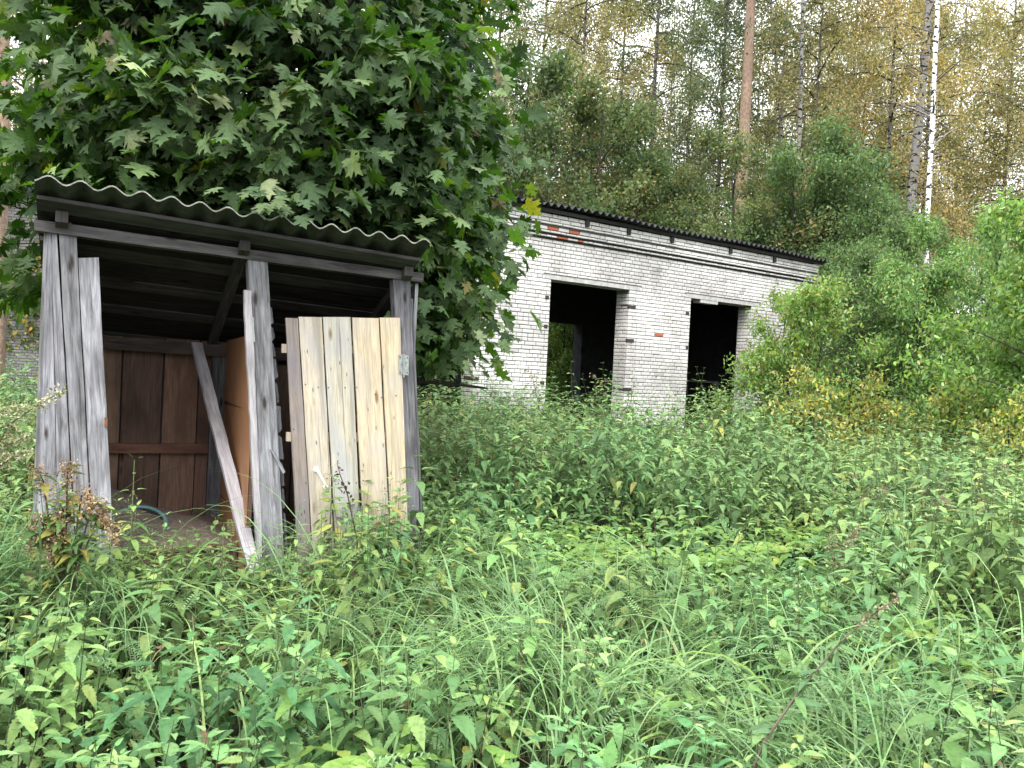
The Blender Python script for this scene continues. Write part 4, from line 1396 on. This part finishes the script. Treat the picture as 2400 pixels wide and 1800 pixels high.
def patch_mask(x, y):
    g = np.zeros_like(x)
    for cx, cy, rx, ry in ((1.1, 5.9, .95, .8), (2.1, 4.0, .5, .45), (.35, 6.5, .5, .4), (2.6, 6.6, .6, .5), (-.3, 2.5, .35, .25)):
        g = np.maximum(g, np.exp(-(((x - cx) / rx) ** 2 + ((y - cy) / ry) ** 2)))
    return g

def grass_mask(x, y):
    g = np.zeros_like(x)
    for cx, cy, rx, ry, s in ((.15, 3.75, .95, .55, 1.0), (1.35, 3.0, .75, .5, 1.0), (-.15, 4.7, .8, .5, .7), (-2.2, 4.2, .6, .35, .8), (1.0, 4.4, .8, .5, .55), (-.75, 3.9, .35, .35, .8), (2.0, 3.6, .6, .5, .5)):
        g = np.maximum(g, s * np.exp(-(((x - cx) / rx) ** 2 + ((y - cy) / ry) ** 2)))
    return g

def scatter(rng, dens_fn, y0, y1, step):
    ys, xs = [], []
    y = y0
    X, Y = [], []
    for yy in np.arange(y0, y1, step):
        w_ = .74 * yy + .6
        n = int(2 * w_ / step)
        X.append(-w_ + 2 * w_ * (np.arange(n) + rng.uniform(0, 1, n)) / max(n, 1)); Y.append(yy + rng.uniform(0, step, n))
    X, Y = np.concatenate(X), np.concatenate(Y)
    k = rng.uniform(0, 1, len(X)) < dens_fn(X, Y)
    k &= ~in_shed_fp(X, Y, .03) & ~in_garage(X, Y)
    return X[k], Y[k]

NETPAL = [(0.118, 0.213, 0.073), (0.155, 0.265, 0.092), (0.087, 0.167, 0.059), (0.205, 0.299, 0.092), (0.372, 0.345, 0.086)]
NETW = [4, 4, 3, 1.5, .28]

def stems_mesh(lm, bx, by, bz, tx, ty, tz, r_, col, bow=None):
    """thin three-sided stems from base to top"""
    n = len(bx)
    B = np.stack([bx, by, bz], 1); T = np.stack([tx, ty, tz], 1)
    Mi = (B + T) / 2 + (bow if bow is not None else 0)
    a = np.array([0, 2.094, 4.189])
    ring = np.stack([np.cos(a), np.sin(a), np.zeros(3)], 1)
    v = np.concatenate([B[:, None] + ring * r_, Mi[:, None] + ring * r_ * .85, T[:, None] + ring * r_ * .4], 1)
    f = []
    for s_ in (0, 3):
        for k in range(3):
            f.append((s_ + k, s_ + (k + 1) % 3, s_ + 3 + (k + 1) % 3, s_ + 3 + k))
    f = np.array(f)[None] + (np.arange(n) * 9)[:, None, None]
    lm.raw(v.reshape(-1, 3), f.reshape(-1, 4), np.repeat(col, 9, 0))

def clumps(rng, X, Y, step=.55):
    """mounded clumps: factor for height, tone and lean of every stem"""
    x0, x1, y0, y1 = X.min() - 1, X.max() + 1, Y.min() - 1, Y.max() + 1
    nx, ny = int((x1 - x0) / step) + 1, int((y1 - y0) / step) + 1
    cx = x0 + (np.arange(nx)[:, None] + rng.uniform(0, 1, (nx, ny))) * step
    cy = y0 + (np.arange(ny)[None, :] + rng.uniform(0, 1, (nx, ny))) * step
    cx, cy = cx.ravel(), cy.ravel()
    hf = rng.uniform(.66, 1.24, len(cx)); tone = rng.uniform(.72, 1.22, (len(cx), 1)) * (1 + rng.normal(0, 1, (len(cx), 1)) * np.array([.11, 0, -.07])); rad = rng.uniform(.7, 1.2, len(cx)) * step * .62
    idx = np.empty(len(X), int); dd = np.empty(len(X))
    for i in range(0, len(X), 500):
        D = np.hypot(X[i:i + 500, None] - cx, Y[i:i + 500, None] - cy) / rad
        idx[i:i + 500] = D.argmin(1); dd[i:i + 500] = D.min(1)
    return hf[idx] * (1.08 - .5 * np.clip(dd, 0, 1.15) ** 2), tone[idx], X - cx[idx], Y - cy[idx]

def nettle_plants(lm, ls, rng, X, Y, H, proto, K, size, pal, wts, step=.55):
    n = len(X)
    hf, tone, ox, oy = clumps(rng, X, Y, step)
    H = np.maximum(H * hf, .12)
    lean = rng.normal(0, .10, (n, 2)) + np.stack([ox, oy], 1) * .75
    TX, TY = X + lean[:, 0] * H, Y + lean[:, 1] * H
    stems_mesh(ls, X, Y, np.full(n, -.02), TX, TY, H, .0032, pick_col(rng, n, [(.07, .10, .04), (.10, .12, .05), (.09, .06, .04)], [3, 3, 1]), rng.normal(0, .02, (n, 3)))
    az0 = rng.uniform(0, 6.28, n)
    big = rng.uniform(.7, 1.25, n)
    sick = (vnoise(X, Y, .7, 12) > .70)
    for k in range(K):
        age = k / (K - 1)
        f = 1 - .72 * age ** 1.15 * rng.uniform(.95, 1.05, n)
        px, py, pz = X + (TX - X) * f, Y + (TY - Y) * f, H * f
        for s_ in (0, 1):
            a = az0 + k * 1.5708 + s_ * math.pi + rng.normal(0, .16, n)
            L = size * big * (0.42 + .95 * min(1, age * 2.4)) * rng.uniform(.85, 1.15, n) * (1 - .2 * max(0, age - .6))
            el = (.62 - 1.15 * min(1, age * 1.6)) + rng.normal(0, .16, n)
            hx, hy = np.cos(a), np.sin(a)
            d = np.stack([hx * np.cos(el), hy * np.cos(el), np.sin(el)], 1)
            pet = .010 + .028 * min(1, age * 2)
            T = np.stack([px + hx * pet, py + hy * pet, pz], 1)
            nn = np.stack([-hx * np.sin(el), -hy * np.sin(el), np.cos(el)], 1) + rng.normal(0, .16, (n, 3))
            c = pick_col(rng, n, pal, wts, .10) * tone * (1.15 - .25 * min(1, age * 1.5))
            old = rng.uniform(0, 1, n) < (.012 + .30 * age * sick)
            c[old] = pick_col(rng, int(old.sum()), [(.27, .28, .08), (.20, .26, .08), (.12, .09, .05)], [1.5, 4, 1.5])
            keep = rng.uniform(0, 1, n) > .06 + .25 * (age > .8)
            lm.add(*proto, basis(d, nn, L)[keep], T[keep], c[keep])

def build_weeds():
    rng = np.random.default_rng(3)
    lm, ls = LM(), LM()
    # near
    W4 = [4, 4, 3, 1.2]
    def dn(x, y): return (1 - .78 * grass_mask(x, y)) * (1 - .8 * patch_mask(x, y)) * np.clip(.25 + .95 * vnoise(x, y, .45, 9), 0, 1)
    X, Y = scatter(rng, dn, 1.55, 4.6, .115)
    k = Y > 1.9
    X, Y = X[k], Y[k]
    nettle_plants(lm, ls, rng, X, Y, 1.12 * weed_h(X, Y) * rng.uniform(.82, 1.08, len(X)), NET_HI, 9, .082, NETPAL[:4], W4, .46)
    X, Y = scatter(rng, lambda x, y: (1 - .5 * grass_mask(x, y)) * (1 - .85 * patch_mask(x, y)) * np.clip(.4 + .8 * vnoise(x, y, .6, 9), 0, 1), 4.6, 8.2, .125)
    nettle_plants(lm, ls, rng, X, Y, 1.10 * weed_h(X, Y) * rng.uniform(.82, 1.08, len(X)), NET_LO, 9, .096, [(0.124, 0.224, 0.073), (0.161, 0.270, 0.089), (0.092, 0.172, 0.059), (0.223, 0.316, 0.092)], W4, .62)
    n = 380
    u_ = rng.uniform(-.35, ROOFW + .1, n); v_ = rng.uniform(-.5, .14, n)
    q = np.array(SO) + u_[:, None] * np.array(SE) + v_[:, None] * np.array(SN)
    hh = np.interp(u_, [-.3, .15, .5, .9, 1.2, 1.5, 1.75, 2.0, 2.3], [.78, .64, .55, .58, .50, .58, .86, .90, .70]) * rng.uniform(.7, 1.08, n) * np.interp(v_, [-.5, 0, .14], [.85, 1, .95])
    nettle_plants(lm, ls, rng, q[:, 0], q[:, 1], hh, NET_HI, 8, .076, NETPAL[:4], W4, .4)
    X, Y = scatter(rng, lambda x, y: np.clip(.45 + .7 * vnoise(x, y, .8, 9), 0, 1), 8.2, 16.5, .155)
    k = ~((Y > 14.6) & (X < 3.5)) & ~((Y > 12.2 + 1.2 * vnoise(X, Y, 1.5, 19)) & (X > .36 * Y))
    X, Y = X[k], Y[k]
    nettle_plants(lm, ls, rng, X, Y, 1.08 * weed_h(X, Y) * rng.uniform(.82, 1.12, len(X)), NET_LO, 10, .110, [(0.114, 0.201, 0.067), (0.146, 0.241, 0.080), (0.087, 0.161, 0.056), (0.205, 0.287, 0.086)], W4, .85)
    o = lm.build("nettles", M_NETTLE)
    tag(o, "dense bed of serrated green nettles covering the whole yard", "nettles", kind="stuff")
    s = ls.build("nettle_stalks", M_STEM, o)
    # low leafy plants filling the ground between them
    lm = LM()
    X, Y = scatter(rng, lambda x, y: np.ones_like(x), 1.5, 9.0, .10)
    n = len(X)
    H = weed_h(X, Y) * rng.uniform(.05, .45, n) * (1 - .25 * grass_mask(X, Y))
    a = rng.uniform(0, 6.28, n); el = rng.normal(-.15, .4, n)
    d = np.stack([np.cos(a) * np.cos(el), np.sin(a) * np.cos(el), np.sin(el)], 1)
    nn = np.stack([-np.cos(a) * np.sin(el), -np.sin(a) * np.sin(el), np.cos(el)], 1) + rng.normal(0, .25, (n, 3))
    c = pick_col(rng, n, [(.09, .18, .045), (.12, .22, .055), (.07, .14, .04), (.18, .26, .06)], [4, 3, 4, .8])
    lm.add(*OVATE, basis(d, nn, rng.uniform(.045, .095, n)), np.stack([X, Y, H], 1), c)
    # goutweed: light, broader leaves in threes
    X, Y = scatter(rng, lambda x, y: np.clip(patch_mask(x, y) * 1.4 - .2 + .05 * (vnoise(x, y, .5, 33) > .7), 0, 1), 1.9, 8.0, .07)
    n = len(X)
    H = (.16 + .26 * vnoise(X, Y, .4, 34)) * rng.uniform(.8, 1.1, n) + .06
    a0 = rng.uniform(0, 6.28, n); c = pick_col(rng, n, [(.145, .25, .06), (.18, .29, .07), (.12, .21, .055), (.24, .30, .075)], [3, 3, 3, .5], .12)
    for j in range(3):
        a = a0 + (j - 1) * 1.35 + rng.normal(0, .12, n); el = rng.normal(-.12, .2, n)
        d = np.stack([np.cos(a) * np.cos(el), np.sin(a) * np.cos(el), np.sin(el)], 1)
        nn = np.stack([-np.cos(a) * np.sin(el), -np.sin(a) * np.sin(el), np.cos(el)], 1) + rng.normal(0, .15, (n, 3))
        lm.add(*OVATE, basis(d, nn, rng.uniform(.055, .085, n)), np.stack([X + np.cos(a) * .01, Y + np.sin(a) * .01, H], 1), c)
    # big dock leaves here and there
    X, Y = scatter(rng, lambda x, y: .05 + .15 * (vnoise(x, y, .7, 44) > .68), 2.0, 9.0, .3)
    for j in range(5):
        n = len(X)
        a = rng.uniform(0, 6.28, n); el = rng.uniform(.1, .9, n)
        d = np.stack([np.cos(a) * np.cos(el), np.sin(a) * np.cos(el), np.sin(el)], 1)
        nn = np.stack([-np.cos(a) * np.sin(el), -np.sin(a) * np.sin(el), np.cos(el)], 1) + rng.normal(0, .15, (n, 3))
        lm.add(*NET_HI, basis(d, nn, rng.uniform(.09, .145, n)), np.stack([X, Y, weed_h(X, Y) * rng.uniform(.5, .85, n)], 1), pick_col(rng, n, [(.10, .19, .06), (.13, .23, .07)], [3, 3]))
    # feathery vetch and tansy leaves
    X, Y = scatter(rng, lambda x, y: np.clip(grass_mask(x, y) * .5 + .10 + .45 * (vnoise(x, y, .6, 15) > .6), 0, 1), 1.8, 6.0, .11)
    n = len(X)
    a = rng.uniform(0, 6.28, n); el = rng.normal(.35, .35, n)
    H = weed_h(X, Y) * rng.uniform(.55, 1.0, n)
    d = np.stack([np.cos(a) * np.cos(el), np.sin(a) * np.cos(el), np.sin(el)], 1)
    nn = np.stack([-np.cos(a) * np.sin(el), -np.sin(a) * np.sin(el), np.cos(el)], 1) + rng.normal(0, .2, (n, 3))
    lm.add(*PINN, basis(d, nn, rng.uniform(.10, .19, n)), np.stack([X, Y, H], 1), pick_col(rng, n, [(.08, .16, .06), (.10, .20, .07), (.14, .25, .06)], [3, 3, 1]))
    # clover-like mounds of big leaves in the hollow behind
    o = lm.build("undergrowth", M_LEAF)
    tag(o, "low leafy undergrowth of vetch and goutweed between the nettles", "undergrowth", kind="stuff")
    # long grass
    blades = []
    X, Y = scatter(rng, lambda x, y: np.clip(grass_mask(x, y) ** 1.2 * .95 + .012, 0, 1), 1.9, 6.5, .033)
    n = len(X)
    gx = vnoise(X, Y, .45, 21) * 9.0
    a = gx + rng.normal(0, .95, n)
    L = (weed_h(X, Y) * 1.55 + .12) * rng.uniform(.55, 1.1, n)
    bend = rng.uniform(1.3, 3.0, n); el0 = rng.uniform(1.2, 1.55, n)
    wd = rng.uniform(.0022, .0065, n) * np.where(Y < 2.6, .7, 1)
    SG = 8
    p = np.stack([X, Y, np.full(n, -.02)], 1)
    Vs = []
    side = np.stack([-np.sin(a), np.cos(a), np.zeros(n)], 1)
    tw = rng.normal(0, .5, n)
    for i in range(SG + 1):
        t = i / SG
        el = np.maximum(el0 - bend * t ** 1.6, -1.35)
        d = np.stack([np.cos(a) * np.cos(el), np.sin(a) * np.cos(el), np.sin(el)], 1)
        if i: p = p + d * (L / SG)[:, None]
        p[:, 2] = np.maximum(p[:, 2], .03 if i else -.02)
        ww = wd * (1 - t ** 2.2) * (.6 + .6 * min(1, t * 3)) + .0003
        nup = np.stack([-np.cos(a) * np.sin(el), -np.sin(a) * np.sin(el), np.cos(el)], 1)
        sd2 = side * np.cos(tw)[:, None] + nup * np.sin(tw)[:, None] * .7
        Vs.append(np.stack([p + sd2 * ww[:, None], p - sd2 * ww[:, None]], 1))
    V = np.stack(Vs, 1).reshape(n, -1, 3)
    f = np.array([(2 * i, 2 * i + 1, 2 * i + 3, 2 * i + 2) for i in range(SG)])
    F = (f[None] + (np.arange(n) * 2 * (SG + 1))[:, None, None]).reshape(-1, 4)
    c = pick_col(rng, n, [(0.124, 0.224, 0.086), (0.161, 0.270, 0.103), (0.099, 0.184, 0.070), (0.198, 0.310, 0.092), (0.347, 0.276, 0.151)], [4, 4, 3, 1.2, .15])
    lm = LM(); lm.raw(V.reshape(-1, 3), F, np.repeat(c, 2 * (SG + 1), 0))
    o = lm.build("grass", M_GRASS)
    tag(o, "long arching blue-green grass blades before the outhouse and at right", "grass", kind="stuff")
    # dry litter and old stalks under the weeds
    X, Y = scatter(rng, lambda x, y: np.full_like(x, .5), 1.6, 5.5, .12)
    n = len(X)
    a = rng.uniform(0, 6.28, n); L = rng.uniform(.15, .5, n)
    z0 = rng.uniform(.02, .2, n)
    lm = LM()
    stems_mesh(lm, X, Y, z0, X + np.cos(a) * L, Y + np.sin(a) * L, z0 + rng.uniform(-.05, .22, n).clip(-.0), .0024,
               pick_col(rng, n, [(.20, .16, .10), (.12, .09, .055), (.28, .24, .16)], [3, 3, 1]))
    o = lm.build("litter", M_STEM)
    tag(o, "dry brown stalks lying under the nettles", "litter", kind="stuff")
build_weeds()

# ------------------------------------------------------------------ single plants that stand out
def spike_plant(name, label, cat, base, stems, leafpal, seedpal, proto=LANCE, seed=1, leafsize=.08, seedsize=.012, nleaf=26, nseed=260, stemcol=(.1, .1, .05), seed_from=.45, spread=.035, group=None, seedw=None):
    """stems: list of polylines (world); leaves below, seed clusters above"""
    rng = np.random.default_rng(seed)
    root = empty(name, base)
    b = np.array(base)
    ms, ll, sd_ = MB(), LM(), LM()
    for st in stems:
        P_ = np.array(st, float) - b
        ms.tube([tuple(q) for q in P_], [.006 * (1 - .75 * i / (len(P_) - 1)) for i in range(len(P_))], 5, stemcol, cap=False)
        seg = np.linalg.norm(np.diff(P_, axis=0), axis=1); cum = np.concatenate([[0], np.cumsum(seg)]) / seg.sum()
        def at(t): return np.stack([np.interp(t, cum, P_[:, i]) for i in range(3)], 1)
        if nleaf:
            t = rng.uniform(.12, .92, nleaf); T = at(t)
            a = rng.uniform(0, 6.28, nleaf)
            d = np.stack([np.cos(a), np.sin(a), rng.uniform(-.6, .5, nleaf)], 1)
            nn = rng.normal(0, .35, (nleaf, 3)) + np.array([0, 0, 1])
            ll.add(*proto, basis(d, nn, rng.uniform(.5, 1.2, nleaf) * leafsize), T, pick_col(rng, nleaf, leafpal, [1] * len(leafpal)))
        if nseed:
            t = seed_from + (1 - seed_from) * rng.uniform(0, 1, nseed) ** .8; T = at(t)
            wd = spread * (1.25 - t)[:, None] / .6
            T = T + rng.normal(0, 1, (nseed, 3)) * wd
            d = rng.normal(0, 1, (nseed, 3)); nn = rng.normal(0, 1, (nseed, 3))
            sd_.add(*TINY, basis(d, nn, rng.uniform(.6, 1.4, nseed) * seedsize), T, pick_col(rng, nseed, seedpal, seedw or [1] * len(seedpal)))
    ms.build("stem", M_STEM, root)
    if ll.nv: ll.build("leaves", M_NETTLE, root)
    if sd_.nv: sd_.build("seed_head", M_SEED, root)
    tag(root, label, cat, group)
    return root

def V3(px, py, Y): 
    q = at_depth(px, py, Y); return (q.x, q.y, q.z)
def gnd(px, Y): return (ground_x(px, Y), Y, 0.0)

# mugwort with pale seed spikes at the left edge
g0 = gnd(-120, 3.6)
spike_plant("mugwort_plant", "mugwort with drooping pale seed spikes at the outhouse's left corner", "mugwort", g0,
            [[g0, V3(-60, 1150, 3.6), V3(20, 995, 3.55), V3(90, 948, 3.5), V3(155, 912, 3.48)],
             [g0, V3(-80, 1200, 3.62), V3(0, 1050, 3.6), V3(45, 1032, 3.55), V3(75, 1018, 3.5)],
             [g0, V3(-100, 1180, 3.6), V3(-20, 1100, 3.6), V3(30, 1072, 3.55), V3(72, 1060, 3.5)],
             [g0, V3(-100, 1100, 3.6), V3(-30, 990, 3.6), V3(20, 960, 3.6), V3(60, 955, 3.6)]],
            [(.08, .15, .05), (.10, .18, .06)], [(.26, .25, .13), (.20, .21, .09), (.33, .31, .18)], seed=2, nleaf=40, nseed=620, seedsize=.013, seed_from=.5, spread=.028, leafsize=.09)
# brown-headed plant before the jamb boards
g0 = gnd(150, 3.75)
st = []
for (x, y) in ((85, 1095), (160, 1085), (240, 1190), (262, 1240), (75, 1255), (120, 1290), (145, 1225), (205, 1160)):
    st.append([g0, V3(150 + (x - 150) * .3, 1330, 3.75), V3(150 + (x - 150) * .75, (y + 1200) / 2 - 20, 3.72), V3(x, y, 3.7), V3(x + (6 if x > 150 else -6), y + 38, 3.69)])
spike_plant("brown_seed_plant", "bushy plant with rusty brown seed clusters before the left jamb boards", "weed", g0, st,
            [(.07, .13, .04), (.10, .17, .05), (.20, .2, .05)], [(.24, .14, .06), (.19, .115, .055), (.33, .22, .10)], proto=NET_LO, seed=3, nleaf=46, nseed=330, seedsize=.012, seed_from=.8, spread=.036, leafsize=.085, stemcol=(.08, .06, .04))
# nettles that stand up before the outhouse
def lone_nettle(px, py, Y, label, leaf=.06, seed=5, lean=0, flowers=True, pal=None):
    rng = np.random.default_rng(seed)
    top = V3(px, py, Y); g = (top[0] - lean, Y, 0.0)
    root = empty("tall_nettle", g)
    lm, ls, fl = LM(), LM(), LM()
    H = top[2]
    ls_ = MB(); ls_.tube([(0, 0, -.02), (lean * .45, 0, H * .5), (lean, 0, H)], [.005, .004, .002], 6, (.09, .13, .05), cap=False)
    ls_.build("stem", M_STEM, root)
    for k in range(10):
        f = 1 - k * .075
        p0 = np.array([lean * f, 0, H * f])
        for s_ in (0, 1):
            a = k * 1.57 + s_ * math.pi + rng.normal(0, .25) + .4
            el = .7 - min(1.5, k * .28) + rng.normal(0, .15)
            d = np.array([[math.cos(a) * math.cos(el), math.sin(a) * math.cos(el), math.sin(el)]])
            nn = np.array([[-math.cos(a) * math.sin(el), -math.sin(a) * math.sin(el), math.cos(el) + .3]])
            L = leaf * (.45 + min(1, k * .22)) * rng.uniform(.8, 1.2)
            lm.add(*NET_HI, basis(d, nn, np.array([L])), (p0 + d[0] * .02)[None], pick_col(rng, 1, pal or NETPAL[:4], [1] * 4 if not pal else [1] * len(pal)))
        if flowers and 1 < k < 7:
            m = 60
            a = rng.uniform(0, 6.28, m); ln = rng.uniform(0, .055, m)
            T = p0 + np.stack([np.cos(a) * ln * .7, np.sin(a) * ln * .7, -ln], 1)
            fl.add(*TINY, basis(rng.normal(0, 1, (m, 3)), rng.normal(0, 1, (m, 3)), np.full(m, .007)), T, pick_col(rng, m, [(.16, .20, .07), (.20, .22, .09)], [1, 1]))
    lm.build("leaves", M_NETTLE, root)
    if fl.nv: fl.build("flower_strings", M_SEED, root)
    tag(root, label, "nettle")
lone_nettle(315, 1078, 4.15, "tall nettle standing alone before the dark left stall", .06, 5)
lone_nettle(385, 1215, 4.0, "nettle with broad leaves before the sawdust heap", .062, 6)
lone_nettle(525, 1225, 4.1, "nettle hung with seed strings at the leaning plank's foot", .062, 8)
lone_nettle(703, 1180, 4.35, "slender nettle before the dark weathered edge of the yellow door", .05, 9, .05)
lone_nettle(755, 1195, 4.35, "nettle before the lower half of the yellow door", .06, 10)
lone_nettle(850, 1185, 4.5, "bushy nettle reaching up the yellow door's right half", .075, 11)
lone_nettle(905, 1215, 4.6, "nettle at the foot of the hinge post", .07, 12)
lone_nettle(1690, 905, 11.5, "yellowing nettle standing before the garage's right opening", .12, 13, pal=[(.2, .24, .06), (.3, .28, .06), (.12, .2, .05)])
# dark dead stalk before the door
g0 = gnd(845, 4.4)
spike_plant("dead_stalk", "dry dark brown flower stalk before the yellow door", "dead stalk", g0,
            [[g0, V3(838, 1270, 4.4), V3(815, 1160, 4.38), V3(798, 1115, 4.36), V3(790, 1085, 4.35)]],
            [(.05, .035, .025)], [(.045, .03, .022), (.07, .045, .03)], seed=6, nleaf=0, nseed=36, seedsize=.026, seed_from=.72, spread=.022, stemcol=(.06, .04, .03))
# red-stemmed mugwort leaning in the right foreground
g0 = gnd(1700, 2.45)
spike_plant("mugwort_plant", "red-stemmed mugwort leaning across the grass in the right foreground", "mugwort", g0,
            [[g0, V3(1790, 1740, 2.6), V3(1880, 1610, 2.75), V3(1975, 1500, 2.9), V3(2050, 1435, 3.0), V3(2110, 1400, 3.05)]],
            [(.07, .14, .055), (.09, .17, .06)], [(.26, .22, .12), (.2, .17, .09)], seed=7, nleaf=70, nseed=140, seedsize=.013, seed_from=.82, spread=.014, leafsize=.10, stemcol=(.075, .06, .04))
# dark-seeded docks and mugwort among the nettles on the right
for i, (px, py, Y, lab) in enumerate(((1990, 1235, 5.2, "pale brown seed spike rising from the weeds right of centre"), (2200, 1110, 6.2, "dark-seeded mugwort among the tall nettles at right"),
                                      (2330, 1090, 6.0, "dark-seeded mugwort nearest the right edge of the weeds"), (2060, 1130, 7.0, "dark weed spike behind the pale brown seed spike"))):
    g0 = gnd(px - 25, Y)
    spike_plant("seeding_weed", lab, "weed", g0, [[g0, V3(px - 18, py + 130, Y), V3(px, py + 40, Y), V3(px + 22, py, Y)], [g0, V3(px - 35, py + 140, Y), V3(px - 40, py + 60, Y), V3(px - 30, py + 15, Y)]],
                [(.07, .14, .05)], [(.10, .075, .045), (.16, .13, .07)] if i else [(.26, .21, .11), (.2, .16, .09)], seed=30 + i, nleaf=18, nseed=220, seedsize=.016, seed_from=.55, spread=.035)
# withered stalks before the left garage opening
for i, (x0, y0, x1, y1, lab) in enumerate(((1262, 950, 1230, 865, "withered hanging nettle before the white wall left of the opening"), (1420, 930, 1380, 878, "withered arching stalk inside the first garage opening"),
                                           (1395, 935, 1430, 885, "withered stalk leaning before the dark left opening"), (1467, 960, 1478, 925, "dead dark brown stalk before the white pier"))):
    Y = 13.2
    g0 = gnd(x0, Y)
    spike_plant("withered_stalk", lab, "dead stalk", g0, [[g0, V3(x0, y0, Y), V3((x0 + x1) / 2, y1 + 10, Y), V3(x1, y1, Y)]],
                [(.14, .13, .06), (.20, .18, .07)], [(.12, .09, .05), (.2, .16, .07)], seed=50 + i, nleaf=40, nseed=60, seedsize=.03, seed_from=.5, spread=.05, leafsize=.11, stemcol=(.08, .06, .04))
